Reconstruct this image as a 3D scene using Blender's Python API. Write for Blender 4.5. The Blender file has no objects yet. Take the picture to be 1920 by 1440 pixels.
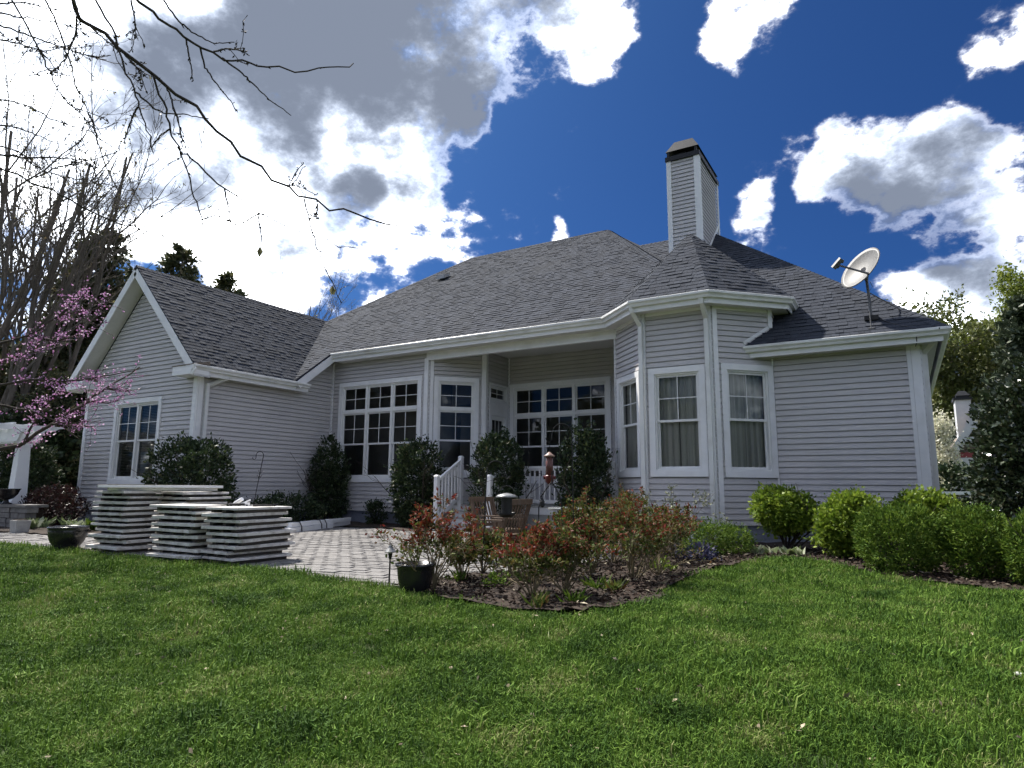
import bpy, math, random
import numpy as np
from math import radians, sin, cos, pi, sqrt, atan2
from mathutils import Matrix, Vector

rnd = random.Random(7)
rng = np.random.default_rng(7)
SC = bpy.context.scene
COL = SC.collection

# ------------------------------------------------------------------ camera
FPX = 1217.24                                    # focal length in photo pixels (1920 wide)
YAW, PITCH, ROLL = radians(30.93), radians(8.974), radians(0.462)
EYE = np.array([0.0, 0.0, 1.07])
FWD = np.array([-sin(YAW)*cos(PITCH), cos(YAW)*cos(PITCH), sin(PITCH)])
_r = np.array([cos(YAW), sin(YAW), 0.0]); _u = np.cross(_r, FWD)
RGT = _r*cos(ROLL) + _u*sin(ROLL); UPV = -_r*sin(ROLL) + _u*cos(ROLL)
cam = bpy.data.cameras.new('camera'); cam_o = bpy.data.objects.new('camera', cam); COL.objects.link(cam_o)
m = Matrix.Identity(4)
for i in range(3):
    m[i][0], m[i][1], m[i][2], m[i][3] = RGT[i], UPV[i], -FWD[i], EYE[i]
cam_o.matrix_world = m
cam.sensor_fit = 'HORIZONTAL'; cam.sensor_width = 36.0; cam.lens = FPX/1920*36.0
cam.clip_start = 0.05; cam.clip_end = 3000
SC.camera = cam_o

def ray(x, y): return FWD + RGT*(x-960)/FPX - UPV*(y-720)/FPX
def onZ(x, y, z=0.0): d = ray(x, y); return EYE + d*(z-EYE[2])/d[2]
def onY(x, y, Y): d = ray(x, y); return EYE + d*Y/d[1]
def atd(x, y, dep): d = ray(x, y); return EYE + d*dep/(d @ FWD)
def pdir(x, y): d = ray(x, y); return d/np.linalg.norm(d)

# ------------------------------------------------------------------ light
SUN_AZ, SUN_EL = radians(-76), radians(54)       # azimuth from +Y towards +X
sun_dir = np.array([sin(SUN_AZ)*cos(SUN_EL), cos(SUN_AZ)*cos(SUN_EL), sin(SUN_EL)])
sl = bpy.data.lights.new('sun', 'SUN'); sl.energy = 1.3; sl.angle = radians(1.5); sl.color = (1.0, 0.94, 0.85)
so = bpy.data.objects.new('sun', sl); COL.objects.link(so)
so.rotation_euler = Vector(-sun_dir).to_track_quat('-Z', 'Y').to_euler()

world = bpy.data.worlds.new('World'); SC.world = world; world.use_nodes = True
W = world.node_tree; W.nodes.clear()
SKY_STRENGTH = 0.11
CLOUD = 2.3                                     # sunlit cloud brightness
SKY_TINT = (.0235, .0555, .106, 1)
def build_sky():
    N, L = W.nodes, W.links
    def node(t, **k):
        n = N.new(t)
        for a, b in k.items(): setattr(n, a, b)
        return n
    def math_(op, a, b=None, c=None, clamp=False):
        n = node('ShaderNodeMath', operation=op, use_clamp=clamp)
        for i, v in enumerate((a, b, c)):
            if v is None: continue
            if hasattr(v, 'links'): L.new(v, n.inputs[i])
            else: n.inputs[i].default_value = v
        return n.outputs[0]
    def smooth(v, a, b):
        n = node('ShaderNodeMapRange', interpolation_type='SMOOTHSTEP')
        L.new(v, n.inputs[0]); n.inputs[1].default_value = a; n.inputs[2].default_value = b
        n.inputs[3].default_value = 0; n.inputs[4].default_value = 1
        return n.outputs[0]
    tc = node('ShaderNodeTexCoord'); D = tc.outputs['Generated']
    sky = node('ShaderNodeTexSky', sky_type='NISHITA'); sky.sun_disc = False
    sky.sun_elevation = SUN_EL; sky.sun_rotation = SUN_AZ
    sky.air_density = 0.75; sky.dust_density = 2.5; sky.ozone_density = 4.0
    def blobs(lst):
        out = None
        for (x, y, r, a) in lst:                     # soft round patches of cover, by direction
            c = pdir(x, y); ang = math.atan(r/FPX)*1.25; c0, c1 = cos(ang), cos(ang*.3); k = 1/(c1-c0)
            vm = node('ShaderNodeVectorMath', operation='DOT_PRODUCT'); L.new(WARP, vm.inputs[0]); vm.inputs[1].default_value = c*k
            s = math_('SUBTRACT', vm.outputs['Value'], c0*k, clamp=True)
            out = math_('MULTIPLY', s, a) if out is None else math_('MULTIPLY_ADD', s, a, out)
        return out
    def noise(src, scale, detail, rough=.55, dist=0.):
        n = node('ShaderNodeTexNoise'); n.inputs['Scale'].default_value = scale; n.inputs['Detail'].default_value = detail; n.inputs['Roughness'].default_value = rough
        n.inputs['Distortion'].default_value = dist; L.new(src, n.inputs['Vector']); return n
    nz0 = noise(D, 9, 2)
    w1 = node('ShaderNodeVectorMath', operation='MULTIPLY_ADD'); L.new(nz0.outputs['Color'], w1.inputs[0]); w1.inputs[1].default_value = (.10, .10, .10); L.new(D, w1.inputs[2])
    w3 = node('ShaderNodeVectorMath', operation='SUBTRACT'); L.new(w1.outputs[0], w3.inputs[0]); w3.inputs[1].default_value = (.05, .05, .05)
    w4 = node('ShaderNodeVectorMath', operation='NORMALIZE'); L.new(w3.outputs[0], w4.inputs[0]); WARP = w4.outputs[0]
    mp = node('ShaderNodeVectorMath', operation='MULTIPLY'); L.new(D, mp.inputs[0]); mp.inputs[1].default_value = (1, 1, 1.5)
    n1 = noise(mp.outputs[0], 6.5, 8, .63)
    n2 = noise(mp.outputs[0], 2.6, 4, .5)
    pos = [(120, 60, 260, .7), (520, 230, 240, .65), (740, 40, 250, .75), (940, 30, 80, .45), (850, 170, 60, .5), (330, 420, 220, .55),
           (700, 500, 130, .5), (880, 430, 70, .6), (720, 330, 110, .55), (480, 560, 140, .4),
           (1098, 55, 75, 1.15), (1395, 10, 95, 1.2), (1335, 85, 55, .85), (1875, 65, 65, .9), (1815, 130, 42, .6),
           (1500, 300, 80, .85), (1610, 330, 95, .8), (1720, 330, 95, .75), (1830, 275, 90, .85), (1385, 370, 60, 1.0), (1425, 425, 46, .9), (1790, 530, 110, .75), (1915, 400, 46, .7), (1042, 436, 24, .9), (1262, 425, 28, .9), (950, 380, 36, .6)]
    neg = [(655, 412, 66, .75), (310, 345, 60, .7), (605, 540, 60, .7), (1150, 250, 330, .68), (960, 300, 90, .5), (1640, 110, 300, .72), (1560, 500, 100, .8), (1730, 445, 70, .6), (1470, 370, 30, .5), (1890, 190, 60, .7), (1330, 250, 160, .4), (1230, 380, 150, .4), (420, 580, 60, .4)]
    n4 = noise(mp.outputs[0], 17, 5, .62)
    pb = blobs(pos); nb = blobs(neg)
    f = math_('MULTIPLY_ADD', n1.outputs[0], 3.8, -.5*3.8+.15); f = math_('MULTIPLY_ADD', n2.outputs[0], .7, math_('ADD', f, -.35))
    f = math_('MULTIPLY_ADD', n4.outputs[0], 1.9, math_('ADD', f, -.95)); f = math_('SUBTRACT', math_('ADD', f, pb), nb)
    dens = math_('POWER', smooth(f, -.22, 1.0), 3.4)
    grey = blobs([(760, 60, 250, .75), (560, 60, 150, .35), (400, 200, 160, .75), (300, 150, 90, .3), (500, 490, 60, .6), (640, 380, 60, .5), (1740, 370, 120, .75), (1620, 390, 60, .3), (1850, 520, 90, .5), (1410, 420, 50, .4)])
    g = math_('MULTIPLY_ADD', n1.outputs[0], 2.6, -1.30); g = math_('MULTIPLY_ADD', n2.outputs[0], 1.6, math_('ADD', g, -.8)); g = math_('ADD', g, grey)
    g = smooth(math_('MULTIPLY', g, smooth(f, .1, .8)), -.15, 1.0)
    k = 1.0/SKY_STRENGTH
    body = node('ShaderNodeMix', data_type='RGBA'); L.new(smooth(f, .22, 1.0), body.inputs[0])   # thin sunlit edges, denser cores
    body.inputs[6].default_value = (CLOUD*k, CLOUD*k, CLOUD*k, 1); body.inputs[7].default_value = (.8*CLOUD*k, .81*CLOUD*k, .82*CLOUD*k, 1)
    fall = node('ShaderNodeCombineColor')
    for i_, q in enumerate((.0185, .0215, .028)): L.new(math_('POWER', q, g), fall.inputs[i_])
    cm = node('ShaderNodeMix', data_type='RGBA', blend_type='MULTIPLY'); cm.inputs[0].default_value = 1; L.new(body.outputs[2], cm.inputs[6]); L.new(fall.outputs[0], cm.inputs[7])
    mix = node('ShaderNodeMix', data_type='RGBA'); L.new(dens, mix.inputs[0])
    tint = node('ShaderNodeMix', data_type='RGBA', blend_type='MULTIPLY'); tint.inputs[0].default_value = 1
    L.new(sky.outputs[0], tint.inputs[6]); tint.inputs[7].default_value = SKY_TINT
    L.new(tint.outputs[2], mix.inputs[6]); L.new(cm.outputs[2], mix.inputs[7])
    bg = node('ShaderNodeBackground'); bg.inputs['Strength'].default_value = SKY_STRENGTH
    L.new(mix.outputs[2], bg.inputs['Color'])
    out = node('ShaderNodeOutputWorld'); L.new(bg.outputs[0], out.inputs[0])
build_sky()
SC.view_settings.view_transform = 'Standard'; SC.view_settings.look = 'None'
SC.view_settings.gamma = 1.0; SC.view_settings.exposure = 2.85
SC.render.engine = 'CYCLES'
try:
    SC.cycles.use_denoising = True; SC.cycles.denoiser = 'OPENIMAGEDENOISE'
except Exception: pass
SC.cycles.max_bounces = 5; SC.cycles.diffuse_bounces = 3; SC.cycles.glossy_bounces = 3; SC.cycles.transmission_bounces = 4; SC.cycles.transparent_max_bounces = 8; SC.cycles.use_adaptive_sampling = True; SC.cycles.adaptive_threshold = .02; SC.cycles.caustics_reflective = False; SC.cycles.caustics_refractive = False

# ------------------------------------------------------------------ materials
MATS = {}
def mat(name, c1, c2=None, rough=.6, scale=20., bump=0., bscale=None, island=0., spec=.3, stretch=(1, 1, 1), c3=None, c3scale=3., c3amt=(.5, .7), trans=0., metallic=0., detail=6., normal_dist=.02):
    """noise-mixed two-tone surface, optional third large-scale tone, per-piece brightness, relief"""
    M = bpy.data.materials.new(name); M.use_nodes = True; T = M.node_tree; N, L = T.nodes, T.links
    b = N['Principled BSDF']; b.inputs['Roughness'].default_value = rough; b.inputs['Metallic'].default_value = metallic
    b.inputs['Specular IOR Level'].default_value = spec
    tc = N.new('ShaderNodeTexCoord'); mp = N.new('ShaderNodeMapping'); mp.inputs['Scale'].default_value = stretch
    L.new(tc.outputs['Object'], mp.inputs['Vector'])
    geo = N.new('ShaderNodeNewGeometry')
    pos = mp.outputs[0]
    nz = N.new('ShaderNodeTexNoise'); nz.inputs['Scale'].default_value = scale; nz.inputs['Detail'].default_value = detail; nz.inputs['Roughness'].default_value = .6
    L.new(pos, nz.inputs['Vector'])
    mx = N.new('ShaderNodeMix'); mx.data_type = 'RGBA'
    mr = N.new('ShaderNodeMapRange'); mr.inputs[1].default_value = .3; mr.inputs[2].default_value = .7
    L.new(nz.outputs[0], mr.inputs[0]); L.new(mr.outputs[0], mx.inputs[0])
    mx.inputs[6].default_value = (*c1, 1); mx.inputs[7].default_value = (*(c2 or c1), 1)
    col = mx.outputs[2]
    if c3:
        n3 = N.new('ShaderNodeTexNoise'); n3.inputs['Scale'].default_value = c3scale; n3.inputs['Detail'].default_value = 4
        L.new(geo.outputs['Position'], n3.inputs['Vector'])
        r3 = N.new('ShaderNodeMapRange'); r3.inputs[1].default_value = c3amt[0]; r3.inputs[2].default_value = c3amt[1]; L.new(n3.outputs[0], r3.inputs[0])
        m3 = N.new('ShaderNodeMix'); m3.data_type = 'RGBA'; L.new(r3.outputs[0], m3.inputs[0]); L.new(col, m3.inputs[6]); m3.inputs[7].default_value = (*c3, 1)
        col = m3.outputs[2]
    if island:
        hs = N.new('ShaderNodeHueSaturation'); L.new(col, hs.inputs['Color'])
        ri = N.new('ShaderNodeMapRange'); L.new(geo.outputs['Random Per Island'], ri.inputs[0]); ri.inputs[3].default_value = 1-island; ri.inputs[4].default_value = 1+island
        L.new(ri.outputs[0], hs.inputs['Value']); col = hs.outputs[0]
    L.new(col, b.inputs['Base Color'])
    if bump:
        bp = N.new('ShaderNodeBump'); bp.inputs['Strength'].default_value = bump; bp.inputs['Distance'].default_value = normal_dist
        if bscale and bscale != scale:
            nb = N.new('ShaderNodeTexNoise'); nb.inputs['Scale'].default_value = bscale; nb.inputs['Detail'].default_value = 6; L.new(pos, nb.inputs['Vector']); L.new(nb.outputs[0], bp.inputs['Height'])
        else: L.new(nz.outputs[0], bp.inputs['Height'])
        L.new(bp.outputs[0], b.inputs['Normal'])
    if trans:                                    # thin leaves let light through
        tr = N.new('ShaderNodeBsdfTranslucent'); L.new(col, tr.inputs['Color'])
        ms = N.new('ShaderNodeMixShader'); ms.inputs[0].default_value = trans
        L.new(b.outputs[0], ms.inputs[1]); L.new(tr.outputs[0], ms.inputs[2]); L.new(ms.outputs[0], N['Material Output'].inputs[0])
    MATS[name] = M
    return M
def leafmat(name, stops, rough=.5, trans=.25, spec=.3):
    """per-leaf colour picked at random from a ramp"""
    M = bpy.data.materials.new(name); M.use_nodes = True; N, L = M.node_tree.nodes, M.node_tree.links
    b = N['Principled BSDF']; b.inputs['Roughness'].default_value = rough; b.inputs['Specular IOR Level'].default_value = spec
    g = N.new('ShaderNodeNewGeometry'); cr = N.new('ShaderNodeValToRGB'); L.new(g.outputs['Random Per Island'], cr.inputs[0])
    e = cr.color_ramp.elements
    while len(e) < len(stops): e.new(.5)
    for i, (p, c) in enumerate(stops): e[i].position = p; e[i].color = (*c, 1)
    L.new(cr.outputs[0], b.inputs['Base Color'])
    if trans:
        tr = N.new('ShaderNodeBsdfTranslucent'); L.new(cr.outputs[0], tr.inputs['Color']); ms = N.new('ShaderNodeMixShader'); ms.inputs[0].default_value = trans
        L.new(b.outputs[0], ms.inputs[1]); L.new(tr.outputs[0], ms.inputs[2]); L.new(ms.outputs[0], N['Material Output'].inputs[0])
    MATS[name] = M; return M

mat('siding', (.50, .485, .485), (.55, .535, .535), rough=.55, scale=9, stretch=(1, 1, 5), bump=.12, bscale=60, c3=(.455, .44, .435), c3scale=1.1, c3amt=(.52, .8), spec=.25, island=.035)
mat('trim', (.76, .77, .78), (.82, .82, .82), rough=.45, scale=6, bump=.04, bscale=40, c3=(.66, .66, .64), c3scale=1.7, c3amt=(.55, .85))
mat('gutter', (.70, .71, .70), (.77, .77, .75), rough=.35, scale=5, c3=(.50, .50, .46), c3scale=2.2, c3amt=(.5, .85))
mat('soffit', (.62, .62, .60), (.68, .68, .66), rough=.6, scale=14, stretch=(1, 1, 1))
mat('shingle', (.029, .034, .045), (.050, .056, .070), rough=.93, scale=55, bump=.5, bscale=260, island=.26, spec=.15, c3=(.044, .048, .057), c3scale=.5, c3amt=(.5, .85), normal_dist=.004)
mat('roof_deck', (.05, .05, .055), (.08, .08, .085), rough=.95, scale=12, bump=.3)
mat('foundation', (.17, .19, .24), (.23, .25, .30), rough=.8, scale=25, bump=.3, bscale=50, c3=(.12, .13, .15), c3scale=2, c3amt=(.5, .8))
mat('interior', (.22, .21, .19), (.26, .25, .23), rough=.9, scale=3)
mat('sash', (.72, .73, .72), (.78, .78, .76), rough=.4, scale=6)
mat('curtain', (.66, .66, .62), (.74, .74, .70), rough=.9, scale=8, stretch=(1, 1, .1))
mat('blind', (.55, .54, .50), (.6, .59, .55), rough=.6, scale=8)
mat('black_metal', (.012, .012, .013), (.03, .028, .026), rough=.45, scale=30, bump=.1)
mat('chimney_cap', (.010, .011, .013), (.018, .019, .022), rough=.5, scale=12)
mat('vinyl', (.80, .81, .82), (.84, .84, .84), rough=.35, scale=5, c3=(.72, .72, .70), c3scale=3, c3amt=(.55, .85))
mat('paver', (.15, .143, .137), (.205, .197, .19), rough=.85, scale=14, bump=.3, bscale=70, island=.12, c3=(.125, .12, .116), c3scale=.7, c3amt=(.48, .75))
mat('paver_joint', (.14, .125, .11), (.2, .18, .16), rough=.95, scale=40, bump=.3)
mat('soil', (.022, .016, .012), (.048, .034, .025), rough=.95, scale=18, bump=.8, bscale=30)
mat('lawn_soil', (.032, .048, .016), (.055, .075, .024), rough=.95, scale=9, bump=.8, bscale=60, c3=(.075, .068, .035), c3scale=2.4, c3amt=(.55, .8))
mat('panel', (.50, .48, .45), (.64, .63, .60), rough=.6, scale=7, bump=.12, bscale=30, c3=(.33, .30, .26), c3scale=9, c3amt=(.48, .75), island=.22)
mat('panel_batten', (.05, .045, .04), (.09, .08, .07), rough=.8, scale=10)
mat('black_pot', (.010, .010, .012), (.02, .02, .022), rough=.22, scale=6, spec=.5)
mat('teak', (.085, .055, .036), (.15, .105, .072), rough=.7, scale=9, stretch=(3, 3, 1), bump=.2, c3=(.20, .175, .145), c3scale=8, c3amt=(.55, .85))
mat('bark', (.10, .082, .066), (.19, .165, .14), rough=.9, scale=10, stretch=(1, 1, .25), bump=.6, bscale=22)
mat('twig', (.10, .085, .072), (.16, .14, .12), rough=.85, scale=14)
mat('dark_bark', (.03, .024, .02), (.065, .052, .044), rough=.85, scale=16, bump=.4)
mat('rose_stem', (.13, .115, .06), (.20, .15, .09), rough=.75, scale=14)
mat('stone', (.13, .125, .12), (.22, .21, .20), rough=.9, scale=9, bump=.5, island=.25)
mat('concrete', (.30, .30, .29), (.40, .40, .38), rough=.9, scale=14, bump=.2)
mat('red_plastic', (.10, .022, .018), (.14, .032, .026), rough=.3, scale=8)
mat('tube_plastic', (.11, .045, .04), (.15, .07, .06), rough=.25, scale=9)
mat('copper', (.22, .14, .11), (.28, .19, .15), rough=.45, scale=9)
mat('pewter', (.22, .22, .21), (.30, .30, .29), rough=.35, scale=7, metallic=.5)
mat('dish', (.105, .105, .105), (.125, .125, .122), rough=.5, scale=5, c3=(.09, .088, .086), c3scale=6, c3amt=(.5, .8))
mat('dish_metal', (.09, .09, .095), (.15, .15, .15), rough=.5, scale=15, metallic=.3)
mat('blue_plastic', (.04, .22, .5), rough=.4)
mat('table_top', (.16, .17, .17), (.22, .23, .23), rough=.18, scale=4, spec=.5)
mat('brown_roof', (.155, .125, .10), (.235, .195, .16), rough=.95, scale=26, bump=.4, stretch=(1, 1, 3), c3=(.19, .16, .13), c3scale=.6)
mat('red_paint', (.20, .035, .04), (.25, .05, .055), rough=.5, scale=5)
mat('cedar', (.13, .105, .085), (.19, .16, .13), rough=.9, scale=12, stretch=(1, 1, 4))
mat('white_wood', (.78, .79, .80), (.83, .83, .83), rough=.5, scale=4)
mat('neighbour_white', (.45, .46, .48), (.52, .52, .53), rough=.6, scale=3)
mat('dead_leaf', (.14, .10, .06), (.40, .34, .24), rough=.8, scale=8, island=.45)
mat('mulch', (.022, .014, .010), (.055, .035, .025), rough=.95, scale=10, island=.6)
mat('straw', (.17, .145, .105), (.26, .23, .17), rough=.9, scale=10, island=.4)
mat('pebble', (.78, .77, .74), (.84, .83, .8), rough=.5, scale=9)
leafmat('leaf_bright', [(0, (.09, .15, .016)), (.5, (.15, .23, .024)), (.85, (.24, .31, .04)), (1, (.13, .18, .025))], trans=.3)
leafmat('leaf_yew', [(0, (.04, .08, .012)), (.5, (.075, .135, .018)), (.85, (.15, .215, .03)), (1, (.06, .10, .015))], rough=.7, spec=.15, trans=.25)
leafmat('leaf_dark', [(0, (.016, .03, .014)), (.5, (.03, .052, .02)), (.85, (.065, .095, .035)), (1, (.09, .085, .045))], trans=.15, rough=.55)
leafmat('leaf_holly', [(0, (.018, .03, .014)), (.5, (.028, .045, .02)), (.9, (.05, .065, .03)), (1, (.08, .08, .05))], trans=.08, rough=.24, spec=.55)
leafmat('leaf_red', [(0, (.10, .016, .012)), (.45, (.19, .03, .018)), (.75, (.16, .06, .025)), (1, (.10, .08, .028))], trans=.3, rough=.6, spec=.2)
leafmat('leaf_rosegreen', [(0, (.035, .058, .013)), (.5, (.078, .105, .022)), (.8, (.12, .105, .03)), (1, (.12, .055, .022))], trans=.3, rough=.65, spec=.15)
leafmat('leaf_grey', [(0, (.13, .15, .085)), (.6, (.20, .22, .13)), (1, (.26, .28, .19))], trans=.2)
leafmat('leaf_blue', [(0, (.035, .037, .075)), (.6, (.06, .062, .13)), (1, (.10, .095, .20))], trans=.15)
leafmat('leaf_maroon', [(0, (.03, .012, .012)), (.6, (.05, .02, .018)), (1, (.03, .03, .018))], trans=.15)
leafmat('leaf_spring', [(0, (.10, .14, .022)), (.5, (.17, .215, .03)), (1, (.24, .27, .05))], trans=.35)
leafmat('leaf_olive', [(0, (.075, .095, .025)), (.5, (.12, .145, .04)), (1, (.16, .17, .06))], trans=.3)
leafmat('leaf_buds', [(0, (.15, .14, .07)), (.5, (.20, .19, .09)), (1, (.17, .12, .07))], trans=.3)
leafmat('leaf_conifer', [(0, (.045, .058, .028)), (.5, (.075, .09, .042)), (.85, (.13, .125, .06)), (1, (.17, .135, .07))], trans=.25)
leafmat('leaf_pine', [(0, (.035, .05, .028)), (.6, (.055, .075, .042)), (1, (.085, .10, .055))], trans=.1)
leafmat('petal_pink', [(0, (.34, .13, .30)), (.5, (.46, .24, .44)), (1, (.58, .40, .56))], trans=.35)
leafmat('petal_white', [(0, (.60, .57, .42)), (.6, (.72, .70, .58)), (1, (.45, .46, .28))], trans=.3)
leafmat('hosta', [(0, (.13, .18, .06)), (.5, (.22, .27, .13)), (1, (.45, .48, .36))], trans=.25)

def glass_mat():
    M = bpy.data.materials.new('glass'); M.use_nodes = True; N, L = M.node_tree.nodes, M.node_tree.links
    N.remove(N['Principled BSDF'])
    t = N.new('ShaderNodeBsdfTransparent'); t.inputs[0].default_value = (.78, .79, .77, 1)
    g = N.new('ShaderNodeBsdfGlossy'); g.inputs['Roughness'].default_value = .015; g.inputs[0].default_value = (.9, .93, .95, 1)
    fr = N.new('ShaderNodeFresnel'); fr.inputs[0].default_value = 1.42
    nz = N.new('ShaderNodeTexNoise'); nz.inputs['Scale'].default_value = 1.7; tc = N.new('ShaderNodeTexCoord'); L.new(tc.outputs['Object'], nz.inputs['Vector'])
    bp = N.new('ShaderNodeBump'); bp.inputs['Strength'].default_value = .05; bp.inputs['Distance'].default_value = .02; L.new(nz.outputs[0], bp.inputs['Height']); L.new(bp.outputs[0], g.inputs['Normal'])
    ms = N.new('ShaderNodeMixShader'); L.new(fr.outputs[0], ms.inputs[0]); L.new(t.outputs[0], ms.inputs[1]); L.new(g.outputs[0], ms.inputs[2])
    L.new(ms.outputs[0], N['Material Output'].inputs[0]); MATS['glass'] = M
glass_mat()
def grass_mat():
    M = bpy.data.materials.new('grass'); M.use_nodes = True; N, L = M.node_tree.nodes, M.node_tree.links
    b = N['Principled BSDF']; b.inputs['Roughness'].default_value = .75; b.inputs['Specular IOR Level'].default_value = .12
    oi = N.new('ShaderNodeObjectInfo'); g = N.new('ShaderNodeNewGeometry')
    cr = N.new('ShaderNodeValToRGB'); e = cr.color_ramp.elements
    st = [(0, (.023, .052, .010)), (.35, (.053, .112, .017)), (.7, (.108, .188, .026)), (.95, (.15, .24, .042)), (1, (.21, .23, .085))]
    while len(e) < len(st): e.new(.5)
    for i, (p, c) in enumerate(st): e[i].position = p; e[i].color = (*c, 1)
    nz = N.new('ShaderNodeTexNoise'); nz.inputs['Scale'].default_value = 2.3; nz.inputs['Detail'].default_value = 6; nz.inputs['Roughness'].default_value = .65; L.new(oi.outputs['Location'], nz.inputs['Vector'])
    a = N.new('ShaderNodeMath'); a.operation = 'MULTIPLY_ADD'; L.new(nz.outputs[0], a.inputs[0]); a.inputs[1].default_value = 2.8; a.inputs[2].default_value = -1.36
    c2 = N.new('ShaderNodeMath'); c2.operation = 'MULTIPLY_ADD'; L.new(oi.outputs['Random'], c2.inputs[0]); c2.inputs[1].default_value = .32; L.new(a.outputs[0], c2.inputs[2])
    d = N.new('ShaderNodeMath'); d.operation = 'MULTIPLY_ADD'; d.use_clamp = True; L.new(g.outputs['Random Per Island'], d.inputs[0]); d.inputs[1].default_value = .65; L.new(c2.outputs[0], d.inputs[2])
    L.new(d.outputs[0], cr.inputs[0]); L.new(cr.outputs[0], b.inputs['Base Color'])
    tr = N.new('ShaderNodeBsdfTranslucent'); L.new(cr.outputs[0], tr.inputs['Color']); ms = N.new('ShaderNodeMixShader'); ms.inputs[0].default_value = .18
    L.new(b.outputs[0], ms.inputs[1]); L.new(tr.outputs[0], ms.inputs[2]); L.new(ms.outputs[0], N['Material Output'].inputs[0])
    MATS['grass'] = M
grass_mat()

# ------------------------------------------------------------------ helpers
def wloc(o):
    v = np.zeros(3)
    while o is not None: v = v + np.array(o.location); o = o.parent
    return v
def tag(o, label=None, cat=None, group=None, kind=None):
    if label: o['label'] = label
    if cat: o['category'] = cat
    if group: o['group'] = group
    if kind: o['kind'] = kind
    return o
def empty(name, loc, rz=0.0, label=None, cat=None, group=None):
    o = bpy.data.objects.new(name, None); COL.objects.link(o); o.location = tuple(float(v) for v in loc); o.rotation_euler = (0, 0, rz)
    o.empty_display_size = .1
    return tag(o, label, cat, group)
def link_mesh(name, me, material, parent=None, loc=(0, 0, 0)):
    if material and not me.materials: me.materials.append(MATS[material])
    o = bpy.data.objects.new(name, me); COL.objects.link(o); o.parent = parent; o.location = loc
    return o
class MB:
    def __init__(s): s.v = []; s.f = []
    def add(s, vs, fs):
        n = len(s.v); s.v += [tuple(map(float, p)) for p in vs]; s.f += [tuple(i+n for i in f) for f in fs]; return s
    def box(s, x0, x1, y0, y1, z0, z1):
        vs = [(x0, y0, z0), (x1, y0, z0), (x1, y1, z0), (x0, y1, z0), (x0, y0, z1), (x1, y0, z1), (x1, y1, z1), (x0, y1, z1)]
        return s.add(vs, [(0, 3, 2, 1), (4, 5, 6, 7), (0, 1, 5, 4), (1, 2, 6, 5), (2, 3, 7, 6), (3, 0, 4, 7)])
    def hexa(s, vs): return s.add(vs, [(0, 3, 2, 1), (4, 5, 6, 7), (0, 1, 5, 4), (1, 2, 6, 5), (2, 3, 7, 6), (3, 0, 4, 7)])
    def beam(s, p, q, w, h, up=(0, 0, 1)):
        p, q = np.array(p, float), np.array(q, float); d = q-p; d /= np.linalg.norm(d); up = np.array(up, float)
        a = np.cross(d, up)
        if np.linalg.norm(a) < 1e-6: a = np.cross(d, (1, 0, 0))
        a /= np.linalg.norm(a); b = np.cross(a, d); a = a*w/2; b = b*h/2
        return s.hexa([p-a-b, p+a-b, q+a-b, q-a-b, p-a+b, p+a+b, q+a+b, q-a+b])
    def tube(s, pts, rads, n=6):
        pts = [np.array(p, float) for p in pts]
        if not hasattr(rads, '__len__'): rads = [rads]*len(pts)
        base = len(s.v); ref = np.array([.31, .17, .93])
        for i, p in enumerate(pts):
            d = pts[min(i+1, len(pts)-1)] - pts[max(i-1, 0)]; d = d/(np.linalg.norm(d)+1e-9)
            a = np.cross(d, ref); a /= np.linalg.norm(a)+1e-9; b = np.cross(d, a)
            for k in range(n):
                t = 2*pi*k/n; s.v.append(tuple(p + (a*cos(t)+b*sin(t))*rads[i]))
        for i in range(len(pts)-1):
            for k in range(n):
                s.f.append((base+i*n+k, base+i*n+(k+1) % n, base+(i+1)*n+(k+1) % n, base+(i+1)*n+k))
        s.f.append(tuple(base+k for k in range(n))[::-1]); s.f.append(tuple(base+(len(pts)-1)*n+k for k in range(n)))
        return s
    def lathe(s, prof, c=(0, 0, 0), n=24):
        base = len(s.v)
        for r, z in prof:
            for k in range(n): t = 2*pi*k/n; s.v.append((c[0]+r*cos(t), c[1]+r*sin(t), c[2]+z))
        for i in range(len(prof)-1):
            for k in range(n): s.f.append((base+i*n+k, base+i*n+(k+1) % n, base+(i+1)*n+(k+1) % n, base+(i+1)*n+k))
        s.f.append(tuple(base+k for k in range(n))[::-1]); s.f.append(tuple(base+(len(prof)-1)*n+k for k in range(n)))
        return s
    def build(s, name, material, parent=None, local=False, smooth=False, kind=None):
        off = np.zeros(3) if (local or parent is None) else wloc(parent)
        me = bpy.data.meshes.new(name)
        me.from_pydata([(a-off[0], b-off[1], c-off[2]) for a, b, c in s.v], [], s.f)
        if smooth: me.polygons.foreach_set('use_smooth', [True]*len(me.polygons))
        o = link_mesh(name, me, material, parent)
        if kind: o['kind'] = kind
        return o
def np_mesh(name, V, F, material, parent=None, local=False, k=4, smooth=False):
    """V (n,3), F (m,k) numpy -> object"""
    if parent is not None and not local: V = V - wloc(parent)
    me = bpy.data.meshes.new(name); me.vertices.add(len(V)); me.vertices.foreach_set('co', np.ascontiguousarray(V, dtype=np.float32).ravel())
    me.loops.add(F.size); me.loops.foreach_set('vertex_index', np.ascontiguousarray(F, dtype=np.int32).ravel())
    me.polygons.add(len(F)); me.polygons.foreach_set('loop_start', np.arange(0, F.size, k, dtype=np.int32)); me.polygons.foreach_set('loop_total', np.full(len(F), k, dtype=np.int32))
    if smooth: me.polygons.foreach_set('use_smooth', np.ones(len(F), dtype=bool))
    me.update(calc_edges=True)
    return link_mesh(name, me, material, parent)
def unit(v): return v/(np.linalg.norm(v, axis=-1, keepdims=True)+1e-9)
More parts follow.
